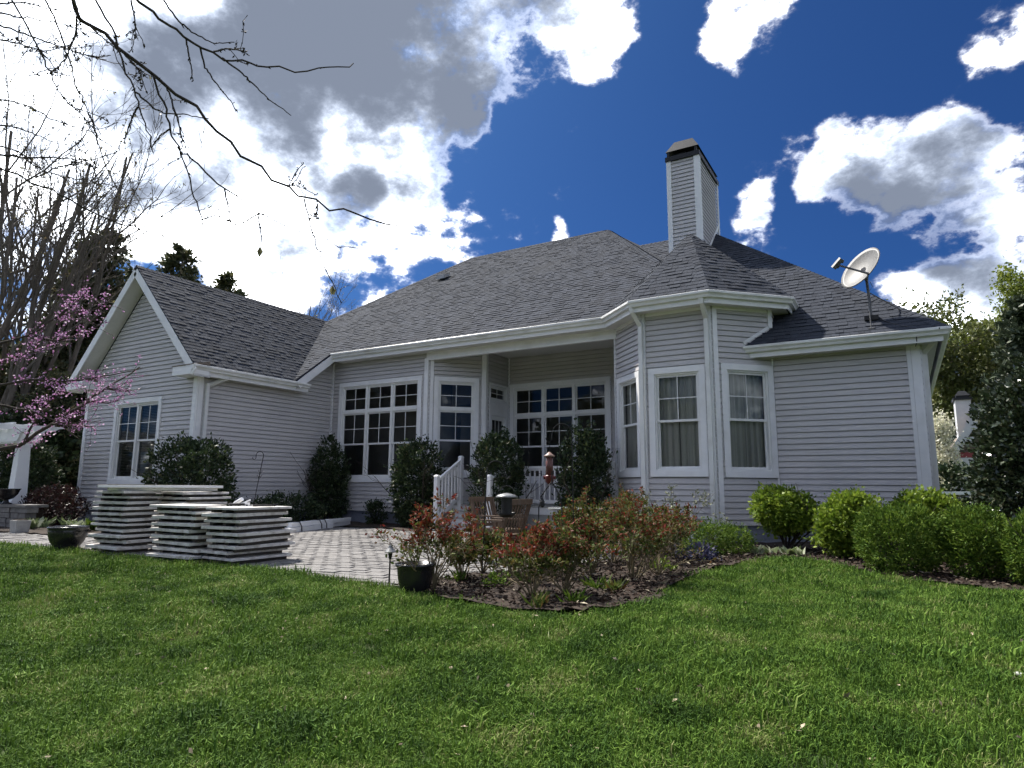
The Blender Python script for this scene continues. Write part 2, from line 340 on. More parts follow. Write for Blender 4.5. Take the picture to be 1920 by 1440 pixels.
def leaves(P, D, size, width=.55, up=None, jitter=.35, droop=0.):
    """one folded four-vertex leaf per point: P points, D leaf axis; returns V,F"""
    n = len(P); size = np.broadcast_to(np.asarray(size, float), (n,))*rng.uniform(1-jitter, 1+jitter, n)
    D = unit(D); D = D.copy(); D[:, 2] -= droop; D = unit(D)
    A = unit(np.cross(D, unit(rng.normal(size=(n, 3))))); Nn = np.cross(A, D)
    s = size[:, None]; L = P + D*s*.5 + A*s*width*.5 + Nn*s*.08; R = P + D*s*.5 - A*s*width*.5 + Nn*s*.08; T = P + D*s
    V = np.stack([P, R, T, L], 1).reshape(-1, 3); F = np.arange(4*n).reshape(-1, 4)
    return V, F
def area_of(poly):
    a = np.zeros(3)
    for i in range(1, len(poly)-1): a += np.cross(poly[i]-poly[0], poly[i+1]-poly[0])
    return a/2
def shown(poly):                                   # apparent size from the eye
    a = area_of(poly); c = poly.mean(0)-EYE; d = np.linalg.norm(c)
    return abs(a @ c)/d**3

# ------------------------------------------------------------------ ground
def gz(y):
    t = np.clip((5.5-np.asarray(y, float)), 0, 7.5)
    return -0.058*t*np.clip(t/2.0, 0, 1)
def ground_sheet():
    xs = [-600, -120, -60, -40, -30, -25, -20, -15, -10, -5, 0, 5, 10, 20, 40, 80, 200, 600]
    ys = [-600, -100, -40, -10, -4, -2, -1, 0, 1, 2, 2.5, 3, 3.5, 4, 4.5, 5, 5.5, 8, 12, 20, 40, 80, 200, 900]
    V = [(x, y, float(gz(y))) for y in ys for x in xs]; nx = len(xs)
    F = [(j*nx+i, j*nx+i+1, (j+1)*nx+i+1, (j+1)*nx+i) for j in range(len(ys)-1) for i in range(nx-1)]
    b = MB(); b.add(V, F); o = b.build('ground', 'lawn_soil'); tag(o, kind='structure')
ground_sheet()
def in_poly(P, poly):
    x, y = P[:, 0], P[:, 1]; r = np.zeros(len(P), bool); n = len(poly)
    for i in range(n):
        x0, y0 = poly[i]; x1, y1 = poly[(i+1) % n]
        c = ((y0 > y) != (y1 > y)) & (x < (x1-x0)*(y-y0)/((y1-y0) if y1 != y0 else 1e-9)+x0); r ^= c
    return r
PATIO = [(-24, 5.15), (-13.5, 5.36), (-10.8, 5.5), (-8.5, 5.48), (-6.4, 5.6), (-5.2, 5.46), (-4.62, 5.38), (-4.5, 6.3), (-4.1, 7.3), (-3.7, 8.4), (-3.7, 10.0), (-4.6, 11.2), (-6.2, 12.2), (-8.2, 12.75), (-9.6, 12.6), (-9.75, 12.0), (-11.4, 12.45), (-12.6, 12.0), (-12.9, 10.4), (-12.9, 8.0), (-13.4, 7.0), (-16.6, 6.6), (-24, 6.4)]
BED = [(-4.62, 5.36), (-4.3, 5.22), (-3.7, 5.1), (-3.1, 5.02), (-2.53, 5.1), (-2.2, 5.55), (-2.12, 6.3), (-2.25, 7.3), (-2.3, 8.4), (-2.15, 9.3), (-1.95, 10.2), (-1.6, 10.9), (-1.0, 10.6), (-.6, 9.9), (-.1, 9.2), (.5, 8.85), (1.2, 8.75), (4.0, 9.0), (4.0, 15), (-2, 14.5), (-5.6, 14.3), (-12, 14.2), (-15, 14.2), (-15, 9.3), (-20.2, 9.3), (-24, 8), (-24, 6.35), (-16.6, 6.55), (-13.4, 6.95), (-12.85, 8.0), (-12.85, 10.4), (-12.55, 11.95), (-11.4, 12.4), (-9.75, 11.95), (-9.55, 12.55), (-8.2, 12.7), (-6.2, 12.15), (-4.65, 11.15), (-3.75, 9.95), (-3.75, 8.4), (-4.15, 7.3), (-4.55, 6.3)]
def bed_sheet():
    g = np.array([(x, y) for x in np.arange(-24, 4.01, .16) for y in np.arange(4.9, 15.05, .16)])
    nx = len(np.arange(-24, 4.01, .16)); ny = len(np.arange(4.9, 15.05, .16))
    ins = in_poly(g, BED)
    h = .022 + .05*np.abs(np.sin(g[:, 0]*2.3+np.sin(g[:, 1]*1.7)))*.6 + rng.uniform(-.008, .012, len(g))
    cnt = np.zeros(len(g))
    V = np.column_stack([g, h]); F = []
    for i in range(nx-1):
        for j in range(ny-1):
            q = (i*ny+j, (i+1)*ny+j, (i+1)*ny+j+1, i*ny+j+1); c = V[list(q)].mean(0)
            if all(ins[k] for k in q) or in_poly(c[None, :], BED)[0]: F.append(q)
    used = sorted({k for q in F for k in q}); mp = {k: i for i, k in enumerate(used)}
    o = np_mesh('garden_bed', V[used], np.array([[mp[k] for k in q] for q in F]), 'soil', smooth=True); tag(o, kind='structure')
    # bark chips and dry straw lying on the soil
    n = 26000; P = np.column_stack([rng.uniform(-5, 2.2, n), rng.uniform(5, 12.5, n)]); P = P[in_poly(P, BED)]
    P3 = np.column_stack([P, np.full(len(P), .05)+rng.uniform(0, .03, len(P))+gz(P[:, 1])])
    D = rng.normal(size=(len(P3), 3)); D[:, 2] *= .25
    V, F = leaves(P3, D, .055, width=.35); o = np_mesh('mulch_chips', V, F, 'mulch'); tag(o, 'dark bark mulch covering the rose bed', 'mulch', kind='stuff')
    k = 800; I = rng.choice(len(P3), min(k, len(P3)), False); V, F = leaves(P3[I]+[0, 0, .025], D[I]*[1, 1, .8], .075, width=.22); o = np_mesh('dry_straw', V, F, 'straw'); tag(o, 'pale dry stalks and litter scattered on the rose bed', 'litter', kind='stuff')
bed_sheet()
def patio():
    b = MB(); n = len(PATIO)
    b.add([(x, y, .004) for x, y in PATIO], [tuple(range(n))]); root = b.build('patio', 'paver_joint'); tag(root, kind='structure')
    pcs = []; L, H = .23, .152; th = radians(8)
    ct, st = cos(th), sin(th); P = []
    for r in range(-30, 80):
        for c in range(-90, 60):
            u = c*L + (r % 2)*L*.5; v = r*H; P.append((u*ct-v*st-9.5, u*st+v*ct+8.5))
    P = np.array(P); P = P[in_poly(P, PATIO)]; P = P[(P[:, 0] > -20)]
    for x, y in P:
        dx, dy = L/2-.006, H/2-.006; z = .026+rnd.uniform(-.006, .008); tx, ty = rnd.uniform(-.02, .02), rnd.uniform(-.03, .03); a = th+rnd.uniform(-.02, .02); ca, sa = cos(a), sin(a)
        top = []; lo = []
        for sx, sy in ((-1, -1), (1, -1), (1, 1), (-1, 1)):
            u, v = sx*(dx-.006), sy*(dy-.006); top.append((x+u*ca-v*sa, y+u*sa+v*ca, z+u*tx+v*ty))
            u, v = sx*dx, sy*dy; lo.append((x+u*ca-v*sa, y+u*sa+v*ca, z-.012+u*tx+v*ty))
        pcs.append((top, lo))
    return root, pcs
def split_pieces(pieces, name, many_name, material, parent, count=300):
    """pieces: list of (verts, faces, score) world coords; the largest shown become objects, the rest one part"""
    pieces.sort(key=lambda p: -p[2]); off = wloc(parent)
    for vs, fs, _ in pieces[:count]:
        c = np.mean(vs, 0); me = bpy.data.meshes.new(name); me.from_pydata([tuple(np.array(v)-c) for v in vs], [], fs)
        link_mesh(name, me, material, parent, tuple(c-off))
    if len(pieces) > count:
        b = MB()
        for vs, fs, _ in pieces[count:]: b.add(vs, fs)
        b.build(many_name, material, parent, kind='stuff')
PAV_ROOT, _p = patio()
split_pieces([(np.array(t+l), [(0, 1, 2, 3), (0, 4, 5, 1), (1, 5, 6, 2), (2, 6, 7, 3), (3, 7, 4, 0)], shown(np.array(t))) for t, l in _p], 'paver', 'pavers', 'paver', PAV_ROOT)

# ------------------------------------------------------------------ the house
HOUSE = empty('house', (-8, 14, 0), label='grey lap-sided house with charcoal shingle roof, turret bay and recessed porch', cat='house')
EXPO, ZS, E1, E2 = .1143, .36, 3.93, 4.93
MP, RP = .78, .885                                  # main and right roof pitches
main_z = lambda y: E2 + MP*(y-13.5)
right_z = lambda y: E1 + RP*(y-13.55)
wing_z = lambda x: 6.85 - abs(x+17.33)
BOARDS = []
def lap_board(pt, ua, ub, z, zt, w=0.):
    """one lapped board: slanted face, lip at the bottom, recessed channel at the top"""
    prof = [(z-.006, .020), (z-.006, .031+w), (zt-.020, .013), (zt-.020, -.018), (zt+.004, -.018)]; k = len(prof)
    vs = [pt(ua, zz, o) for zz, o in prof]+[pt(ub, zz, o) for zz, o in prof]
    fs = [(i, k+i, k+i+1, i+1) for i in range(k-1)]+[(0, 1, 2, 3, 4), (k, k+4, k+3, k+2, k+1)]
    return [np.array(vs), fs, shown(np.array([vs[1], vs[k+1], vs[k+2], vs[2]]))]
class Wall:
    def __init__(s, name, p0, p1):
        s.name = name; s.p0 = np.array(p0, float); s.p1 = np.array(p1, float); s.d = s.p1-s.p0; s.L = float(np.linalg.norm(s.d)); s.d /= s.L; s.n = np.array([s.d[1], -s.d[0]])
    def pt(s, u, z, o=0.): q = s.p0 + s.d*u + s.n*o; return (q[0], q[1], z)
    def box(s, b, u0, u1, z0, z1, o0, o1):
        b.hexa([s.pt(u0, z0, o1), s.pt(u1, z0, o1), s.pt(u1, z0, o0), s.pt(u0, z0, o0), s.pt(u0, z1, o1), s.pt(u1, z1, o1), s.pt(u1, z1, o0), s.pt(u0, z1, o0)]); return b
    def u_of(s, x, y): return float((np.array([x, y])-s.p0) @ s.d)
    def side(s, z0, z1, lo=None, hi=None, holes=(), foundation=True, skip_boards=False):
        """lapped boards from z0 to z1; lo(z), hi(z) limit each course; holes (u0,u1,z0,z1)"""
        lo = lo or (lambda z: 0.0); hi = hi or (lambda z: s.L)
        back = MB(); z = z0
        while z < z1-.01:
            zt = min(z+EXPO, z1); zm = (z+zt)/2
            spans = [(None, None)]; cuts = [(h[0], h[1]) for h in holes if h[2] < zm < h[3]]
            segs = []; a = 'lo'
            cur = None
            for h in sorted(cuts): segs.append((cur, h[0])); cur = h[1]
            segs.append((cur, None))
            for a, b2 in segs:
                a0 = lo(z) if a is None else a; a1 = lo(zt) if a is None else a
                b0 = hi(z) if b2 is None else b2; b1 = hi(zt) if b2 is None else b2
                if b0-a0 < .03: continue
                if b1 < a1: b1 = a1 = (a1+b1)/2
                back.add([s.pt(a0, z, -.03), s.pt(b0, z, -.03), s.pt(b1, zt, -.03), s.pt(a1, zt, -.03)], [(0, 1, 2, 3)])
                w = rnd.uniform(-.0012, .0012)
                BOARDS.append(lap_board(lambda t, zz, o: s.pt(t[0]+(t[1]-t[0])*max(0, min(1, (zz-z)/(zt-z))), zz, o), (a0, a1), (b0, b1), z, zt, w)+[s])
            z = zt
        s.obj = back.build(s.name, 'siding', HOUSE)
        if foundation:
            f = MB(); k = 0; z = 0.0
            while z < z0-.02: s.box(f, 0, s.L, z+.006, min(z+.09, z0-.004), -.05, -.012); z += .09
            s.box(f, 0, s.L, 0, z0-.004, -.08, -.05)
            f.build('foundation', 'foundation', HOUSE)
        return s

def room(w, u0, u1, z0, z1, depth):
    b = MB(); e = .12; u0 -= e; u1 += e; z0 -= .12; z1 += .05; o = -.035
    P = lambda u, z, q: w.pt(u, z, q)
    b.add([P(u0, z0, o), P(u1, z0, o), P(u1, z1, o), P(u0, z1, o), P(u0, z0, o-depth), P(u1, z0, o-depth), P(u1, z1, o-depth), P(u0, z1, o-depth)],
          [(4, 5, 6, 7), (0, 1, 5, 4), (3, 2, 6, 7), (0, 4, 7, 3), (1, 2, 6, 5)])
    b.build('interior', 'interior', HOUSE)
def curtain(w, u0, u1, z0, z1, par, o=-.17):
    n = int((u1-u0)/.012); V = []; F = []; ph = rnd.uniform(0, 6)
    gap = (u0+u1)/2+rnd.uniform(-.1, .1)
    for i in range(n+1):
        u = u0+(u1-u0)*i/n; a = .028*sin(u*52+ph)+.014*sin(u*97+ph*2)+.01*sin(u*21)
        for k, zz in enumerate((z0, (z0+z1)/2, z1)): V.append(w.pt(u+.006*sin(u*40+k), zz, o+a*(1.15-.3*k*.5)))
    for i in range(n):
        u = u0+(u1-u0)*(i+.5)/n
        if abs(u-gap) < .008: continue
        for k in range(2): F.append((i*3+k, (i+1)*3+k, (i+1)*3+k+1, i*3+k+1))
    b = MB(); b.add(V, F); b.build('curtain', 'curtain', par, smooth=True)
def window(w, u0, u1, z0, z1, cols=1, transom=None, drape=False, blind=False, depth=2.4, tw=.125, lites=(2, 2), fixed=False):
    """u0..z1 are the outer edges of the casing; returns the hole for the siding"""
    t = MB()
    w.box(t, u0, u1, z1-tw, z1, -.012, .050); w.box(t, u0, u0+tw, z0+tw, z1-tw, -.012, .047); w.box(t, u1-tw, u1, z0+tw, z1-tw, -.012, .047); w.box(t, u0, u1, z0, z0+tw, -.012, .054)
    win = t.build('window', 'trim', HOUSE)
    a0, a1, b0, b1 = u0+tw, u1-tw, z0+tw, z1-tw
    fr = MB(); fw = .035
    w.box(fr, a0, a1, b1-fw, b1, -.10, .012); w.box(fr, a0, a1, b0, b0+fw, -.10, .024); w.box(fr, a0, a0+fw, b0+fw, b1-fw, -.10, .012); w.box(fr, a1-fw, a1, b0+fw, b1-fw, -.10, .012)
    fr.build('frame', 'sash', win)
    a0 += fw; a1 -= fw; b0 += fw; b1 -= fw; mw = .075
    cw = (a1-a0-mw*(cols-1))/cols
    def sash(x0, x1, y0, y1, o, nl):
        s_ = MB(); sw = .042
        w.box(s_, x0, x1, y1-sw, y1, o-.03, o); w.box(s_, x0, x1, y0, y0+sw*1.15, o-.03, o); w.box(s_, x0, x0+sw, y0+sw*1.15, y1-sw, o-.03, o); w.box(s_, x1-sw, x1, y0+sw*1.15, y1-sw, o-.03, o)
        s_.build('sash', 'sash', win)
        x0 += sw; x1 -= sw; y0 += sw*1.15; y1 -= sw; nx, ny = nl; g = .018
        pw, ph = (x1-x0-g*(nx-1))/nx, (y1-y0-g*(ny-1))/ny
        for i in range(1, nx): m_ = MB(); xx = x0+i*pw+(i-1)*g; w.box(m_, xx, xx+g, y0, y1, o-.024, o-.004); m_.build('muntin', 'sash', win)
        for j in range(1, ny):
            for i in range(nx): m_ = MB(); yy = y0+j*ph+(j-1)*g; xx = x0+i*(pw+g); w.box(m_, xx, xx+pw, yy, yy+g, o-.024, o-.005); m_.build('muntin', 'sash', win)
        for i in range(nx):
            for j in range(ny):
                p = MB(); xx = x0+i*(pw+g); yy = y0+j*(ph+g); tilt = rnd.uniform(-.0015, .0015)
                p.add([w.pt(xx, yy, o-.016+tilt), w.pt(xx+pw, yy, o-.016-tilt), w.pt(xx+pw, yy+ph, o-.016-tilt), w.pt(xx, yy+ph, o-.016+tilt)], [(0, 1, 2, 3)]); p.build('pane', 'glass', win)
    for c in range(cols):
        x0 = a0+c*(cw+mw); x1 = x0+cw; top = b1
        if c: m_ = MB(); w.box(m_, x0-mw, x0, b0, b1, -.09, .016); m_.build('mullion', 'sash', win)
        if transom:
            sash(x0, x1, transom+.035, b1, -.02, lites); m_ = MB(); w.box(m_, x0, x1, transom-.035, transom+.035, -.09, .018); m_.build('mullion', 'sash', win); top = transom-.035
        if fixed: sash(x0, x1, b0, b1, -.022, lites); continue
        mid = (b0+top)/2+.01
        sash(x0, x1, mid-.02, top, -.022, lites); sash(x0, x1, b0, mid+.02, -.058, (1, 1))
    if drape: curtain(w, a0-.02, a1+.02, b0-.05, b1+.02, win)
    if blind:
        bl = MB(); z = b0
        while z < b1: w.box(bl, a0, a1, z, z+.004, -.16, -.125); z += .042
        bl.build('blind', 'blind', win, kind='stuff')
    room(w, u0+tw, u1-tw, z0+tw, z1-tw, depth)
    return (u0+.03, u1-.03, z0+.03, z1-.03)

S2 = 1/sqrt(2)
W_gable = Wall('wall', (-19.88, 9.6), (-14.78, 9.6)); W_side = Wall('wall', (-14.78, 9.6), (-14.78, 14.0)); W_main = Wall('wall', (-14.78, 14.0), (-11.06, 14.0))
W_ang = Wall('wall', (-11.06, 14.0), (-9.95, 15.11)); W_door = Wall('wall', (-9.95, 15.11), (-9.95, 16.38)); W_back = Wall('wall', (-9.95, 16.38), (-5.58, 16.38))
W_A = Wall('wall', (-5.58, 14.02), (-4.58, 13.02)); W_B = Wall('wall', (-4.58, 13.02), (-3.13, 13.02)); W_C = Wall('wall', (-3.13, 13.02), (-2.15, 14.0)); W_D = Wall('wall', (-2.15, 14.0), (-2.15, 15.2))
W_R = Wall('wall', (-2.15, 14.0), (.41, 14.0)); W_E = Wall('wall', (.41, 14.0), (.41, 23.6))
W_L = Wall('wall', (-19.88, 18.0), (-19.88, 9.6))
h = window(W_gable, W_gable.u_of(-18.38, 9.6), W_gable.u_of(-16.2, 9.6), 1.05, 3.30, cols=2, blind=True)
W_gable.side(ZS, 6.5, lo=lambda z: max(0, (z-3.72)+.02-.2), hi=lambda z: min(5.1, 5.1-(z-3.72)+.2), holes=[h])
W_side.side(ZS, 4.76, lo=lambda z: 0 if z < 3.76 else 2.75+max(0, (z-3.72))*1.1, foundation=True)
h = window(W_main, W_main.u_of(-14.43, 14), W_main.u_of(-11.28, 14), 1.16, 4.10, cols=3, transom=3.20)
W_main.side(ZS, 4.8, holes=[h])
h = window(W_ang, .14, 1.40, 1.30, 4.06, cols=1, transom=3.16)
W_ang.side(ZS, 4.9, holes=[h])
# porch door wall: transom light over a glazed door
hd = [window(W_door, .20, 1.20, 3.445, 3.99, cols=1, depth=1.2, tw=.06, fixed=True)]
def porch_door():
    w = W_door; b = MB(); tw = .1
    w.box(b, .2, 1.2, 3.08, 3.44, -.05, .044); w.box(b, .2, .31, .62, 3.08, -.05, .042); w.box(b, 1.09, 1.2, .62, 3.08, -.05, .042)
    door = b.build('door', 'trim', HOUSE)
    d = MB(); u0, u1, z0, z1 = .31, 1.09, .64, 3.08; st = .11
    w.box(d, u0, u0+st, z0, z1, -.05, -.005); w.box(d, u1-st, u1, z0, z1, -.05, -.005); w.box(d, u0+st, u1-st, z1-.13, z1, -.05, -.006); w.box(d, u0+st, u1-st, z0, z0+.75, -.05, -.006); w.box(d, u0+st, u1-st, 1.9, 1.96, -.05, -.007)
    d.build('door_leaf', 'sash', door)
    g0, g1, y0, y1 = u0+st, u1-st, 1.39, z1-.13
    for i in (1, 2): q = MB(); x = g0+(g1-g0)*i/3; w.box(q, x-.009, x+.009, y0, y1, -.035, -.015); q.build('muntin', 'sash', door)
    for i in (1, 2, 3): q = MB(); z = y0+(y1-y0)*i/4; w.box(q, g0, g1, z-.009, z+.009, -.036, -.016); q.build('muntin', 'sash', door)
    for i in range(3):
        for j in range(4):
            q = MB(); x0, x1, a, c = g0+(g1-g0)*i/3+.009, g0+(g1-g0)*(i+1)/3-.009, y0+(y1-y0)*j/4+.009, y0+(y1-y0)*(j+1)/4-.009
            q.add([w.pt(x0, a, -.025), w.pt(x1, a, -.025), w.pt(x1, c, -.025), w.pt(x0, c, -.025)], [(0, 1, 2, 3)]); q.build('pane', 'glass', door)
    q = MB(); q.tube([w.pt(u1-.055, 1.62, -.005), w.pt(u1-.055, 1.62, .05)], .012, 8); q.tube([w.pt(u1-.055, 1.62, .05), w.pt(u1-.15, 1.62, .05)], .01, 8); q.build('handle', 'black_metal', door)
    room(w, u0, u1, z0, z1, .9)
porch_door(); hd.append((.22, 1.18, .6, 3.2))
W_door.side(.62, 4.9, holes=hd, foundation=False)
h = window(W_back, W_back.u_of(-9.86, 16.38), W_back.u_of(-6.67, 16.38), 1.16, 4.06, cols=3, transom=3.11)
W_back.side(.62, 4.9, holes=[h], foundation=False)
h = window(W_A, .12, 1.30, 1.29, 3.53, drape=True, depth=.8); W_A.side(ZS, 4.74, holes=[h])
h = window(W_B, .13, 1.31, 1.29, 3.53, drape=True, depth=.8); W_B.side(ZS, 4.74, holes=[h])
h = window(W_C, .17, 1.36, 1.28, 3.55, drape=True, depth=.8); W_C.side(ZS, 4.74, holes=[h])
W_D.side(4.3, 4.74, foundation=False)
W_R.side(ZS, 3.74)
W_E.side(ZS, 3.74)
W_L.side(ZS, 3.74)
# rear of the body, closing the volume
b = MB(); b.box(-19.85, .38, 23.5, 23.6, 0, 3.8); b.box(-5.60, -5.50, 14.1, 16.4, 0, 4.9); b.build('rear_wall', 'siding', HOUSE)
# chimney
CH = empty('chimney', (0, 0, 0)); CH.parent = HOUSE; CH.location = (-4.67+8, 18.05-14, 7.0)
ch_back = MB(); ch_back.box(-5.05, -4.29, 17.03, 19.07, 6.6, 10.2); ch_back.build('stack', 'siding', CH)
W_c1 = Wall('c', (-5.08, 17.0), (-4.26, 17.0)); W_c2 = Wall('c', (-4.26, 17.0), (-4.26, 19.1)); W_c3 = Wall('c', (-5.08, 19.1), (-5.08, 17.0))
CHB = []
for w in (W_c1, W_c2, W_c3):
    z = 6.9; 
    while z < 10.15:
        bd = lap_board(lambda t, zz, o: w.pt(t, zz, o), 0, w.L, z, z+EXPO)
        if w is W_c3: bd[2] = 0
        CHB.append(bd+[CH]); z += EXPO
t = MB(); t.box(-5.13, -5.0, 16.952, 17.02, 6.6, 10.17); t.build('corner_board', 'trim', CH)
t = MB(); t.box(-4.36, -4.205, 16.952, 16.975, 6.6, 10.17); t.build('corner_board', 'trim', CH)
t = MB(); t.box(-4.24, -4.208, 16.978, 17.12, 6.6, 10.17); t.build('corner_board', 'trim', CH)
t = MB(); t.box(-4.24, -4.208, 19.02, 19.13, 6.6, 10.17); t.build('corner_board', 'trim', CH)
t = MB(); t.beam((-4.225, 17.2, right_z(17.2)+.05), (-4.225, 19.1, right_z(19.1)+.05), .02, .10); t.build('flashing', 'trim', CH)
t = MB(); t.box(-5.15, -4.19, 16.92, 19.17, 10.17, 10.30); t.build('cap_rim', 'chimney_cap', CH)
t = MB()
for (x, y) in ((-5.07, 17.0), (-4.30, 17.0), (-5.07, 18.1), (-4.30, 18.1), (-5.07, 19.06), (-4.30, 19.06)): t.box(x-.035, x+.035, y-.035, y+.035, 10.30, 10.50)
t.build('cap_post', 'chimney_cap', CH)
t = MB(); t.box(-5.0, -4.62, 17.1, 18.9, 10.30, 10.44); t.build('flue', 'chimney_cap', CH)
t = MB(); z0, z1 = 10.46, 10.80
t.hexa([(-5.13, 16.94, z0), (-4.21, 16.94, z0), (-4.21, 19.15, z0), (-5.13, 19.15, z0), (-4.93, 17.12, z1), (-4.41, 17.12, z1), (-4.41, 18.97, z1), (-4.93, 18.97, z1)])
t.build('hood', 'chimney_cap', CH)

# siding boards: the three hundred that show largest are single boards
ALLB = BOARDS + CHB; ALLB.sort(key=lambda p: -p[2])
for vs, fs, sc, w in ALLB[:300]:
    par = w if w is CH else w.obj; off = wloc(par); c = vs.mean(0)
    me = bpy.data.meshes.new('siding_board'); me.from_pydata([tuple(v-c) for v in vs], [], fs); link_mesh('siding_board', me, 'siding', par, tuple(c-off))
b = MB()
for vs, fs, sc, w in ALLB[300:]: b.add(vs, fs)
b.build('siding_boards', 'siding', HOUSE, kind='stuff')

# corner boards and thin trim
def strip(w, u0, u1, z0, z1, o1=.03, name='corner_board'):
    b = MB(); w.box(b, u0, u1, z0, z1, -.005, o1+.018); return b.build(name, 'trim', HOUSE)
strip(W_gable, 5.1-.12, 5.1+.03, ZS-.02, 3.74); strip(W_side, .002, .12, ZS-.02, 3.72)
strip(W_gable, -.03, .11, ZS-.02, 3.74)
strip(W_side, 4.36, 4.40, ZS, 4.72, .026, 'corner_bead'); strip(W_main, .045, .075, ZS, 4.74, .026, 'corner_bead')
strip(W_main, W_main.L-.11, W_main.L+.02, ZS-.1, 4.56, .06); strip(W_ang, .03, .12, ZS-.1, 4.9, .03)
strip(W_ang, W_ang.L-.09, W_ang.L+.03, .60, 4.9, .04, 'porch_post'); strip(W_door, .03, .11, .62, 4.9, .03)
strip(W_back, .03, .06, .62, 4.88, .026, 'corner_bead')
strip(W_A, .0, .035, ZS, 4.72, .028, 'corner_bead'); strip(W_A, W_A.L-.07, W_A.L+.01, ZS-.02, 4.74); strip(W_B, .015, .08, ZS-.02, 4.74)
strip(W_B, W_B.L-.085, W_B.L+.012, ZS-.02, 4.74); strip(W_C, .018, .115, ZS-.02, 4.74)
strip(W_C, W_C.L-.05, W_C.L-.012, ZS, 1.27, .026, 'corner_bead'); strip(W_C, W_C.L-.05, W_C.L-.012, 3.56, 3.7, .026, 'corner_bead'); strip(W_C, W_C.L-.08, W_C.L+.012, 4.35, 4.74)
strip(W_R, W_R.L-.13, W_R.L+.02, ZS-.05, 3.74, .03); strip(W_R, W_R.L-.20, W_R.L-.135, ZS-.05, 3.74, .022); strip(W_E, .02, .14, ZS-.05, 3.74)
for w in (W_A, W_B, W_C): strip(w, .1, w.L-.1, 4.66, 4.74, .028, 'frieze')

# ---- roof: deck surfaces, then shingles laid on them
ROOF = []
SH = []
def clip(poly, clipper):
    out = poly
    n = len(clipper)
    for i in range(n):
        a, b = clipper[i], clipper[(i+1) % n]; ex, ey = b[0]-a[0], b[1]-a[1]; inp = out; out = []
        if not inp: break
        for j in range(len(inp)):
            p, q = inp[j], inp[(j+1) % len(inp)]
            dp = ex*(p[1]-a[1])-ey*(p[0]-a[0]); dq = ex*(q[1]-a[1])-ey*(q[0]-a[0])
            if dp >= 0: out.append(p)
            if (dp >= 0) != (dq >= 0):
                t = dp/(dp-dq); out.append((p[0]+(q[0]-p[0])*t, p[1]+(q[1]-p[1])*t))
    return out
def roof_plane(corners, shingles=True, seed=0):
    """corners: world points, first two along the eave (left to right seen from outside)"""
    P = [np.array(c, float) for c in corners]
    e = P[1]-P[0]; e[2] = 0; e /= np.linalg.norm(e)
    nrm = area_of(np.array(P)); nrm /= np.linalg.norm(nrm)
    if nrm[2] < 0: nrm = -nrm
    s = np.cross(nrm, e); s /= np.linalg.norm(s)
    if s[2] < 0: s = -s; 
    O = P[0]; q2 = [((p-O) @ e, (p-O) @ s) for p in P]
    ar = sum(q2[i][0]*q2[(i+1) % len(q2)][1]-q2[(i+1) % len(q2)][0]*q2[i][1] for i in range(len(q2)))
    if ar < 0: q2 = q2[::-1]
    ROOF.append(P)
    if not shingles: return
    us = [q[0] for q in q2]; vs = [q[1] for q in q2]; R = random.Random(seed+5)
    row = 0; v = min(vs)-.02; ex = .142
    while v < max(vs):
        u = min(us)-R.uniform(0, .3)
        while u < max(us):
            wd = R.choice((.10, .14, .18, .22)); th = R.choice((.007, .009, .018)); 
            dv = R.uniform(-.0015, .0015)
            sq = clip([(u+.002, v+dv), (u+wd-.002, v+dv), (u+wd-.002, v+ex+.02), (u+.002, v+ex+.02)], q2)
            if len(sq) >= 3:
                top = [O+e*a+s*b+nrm*(.012+max(0, th*(1-(b-v)/ex))+.003) for a, b in sq]; lo = [O+e*a+s*b+nrm*.002 for a, b in sq]; n = len(sq)
                fs = [tuple(range(n))]+[(i, (i+1) % n, n+(i+1) % n, n+i) for i in range(n)]
                ctr = np.mean(top, 0)
                SH.append((np.array(top+lo), fs, shown(np.array(top))))
            u += wd
        v += ex; row += 1
Z = lambda x, y, z: (x, y, z)
# wing
RX = -14.36
roof_plane([Z(RX, 9.18, wing_z(RX)), Z(RX, 12.18, wing_z(RX)), Z(-17.33, 15.96, 6.85), Z(-17.33, 9.18, 6.85)], seed=1)
roof_plane([Z(-20.30, 18, wing_z(-20.30)), Z(-20.30, 9.18, wing_z(-20.30)), Z(-17.33, 9.18, 6.85), Z(-17.33, 18, 6.85)], shingles=False)
# main front slope in two convex pieces
APX = (-7.98, 19.56, main_z(19.56)); RDL = (-13.57, 19.56, main_z(19.56))
roof_plane([Z(RX, 12.18, main_z(12.18)), Z(RX, 13.5, main_z(13.5)), Z(RX, 18.75, main_z(18.75)), Z(-17.2, 15.90, main_z(15.90)), Z(-17.25, 15.86, main_z(15.86))], seed=2) if False else None
def main_pt(x, y): return (x, y, main_z(y))
# left piece (between valley, hip and x = RX): eave direction is horizontal
hipL = lambda x: 19.56+(x+13.57)                    # 45 degree hip, plan
roof_plane([main_pt(-14.361, 12.18), main_pt(-14.36, 12.18), main_pt(-14.36, hipL(-14.36)), main_pt(-17.25, 15.86)], seed=2)
roof_plane([main_pt(-14.36, 13.5), main_pt(-3.9, 13.5), main_pt(-3.9, 14.55), main_pt(-5.14, 16.12), APX, RDL, main_pt(-14.36, hipL(-14.36))], seed=3)
roof_plane([main_pt(-3.9, 14.55), (-3.6, 17.0, 6.2), (-6.4, 19.6, 8.6), APX, main_pt(-5.14, 16.12)], shingles=False)
roof_plane([(-20.0, 24, 5.2), main_pt(-19.9, 13.3), RDL, RDL], shingles=False) if False else None
roof_plane([main_pt(-17.25, 15.96), RDL, (-19.8, 25.6, main_z(13.3))], shingles=False)
roof_plane([(-19.8, 25.6, main_z(13.3)), RDL, APX, (-1.8, 25.6, main_z(13.3))], shingles=False)
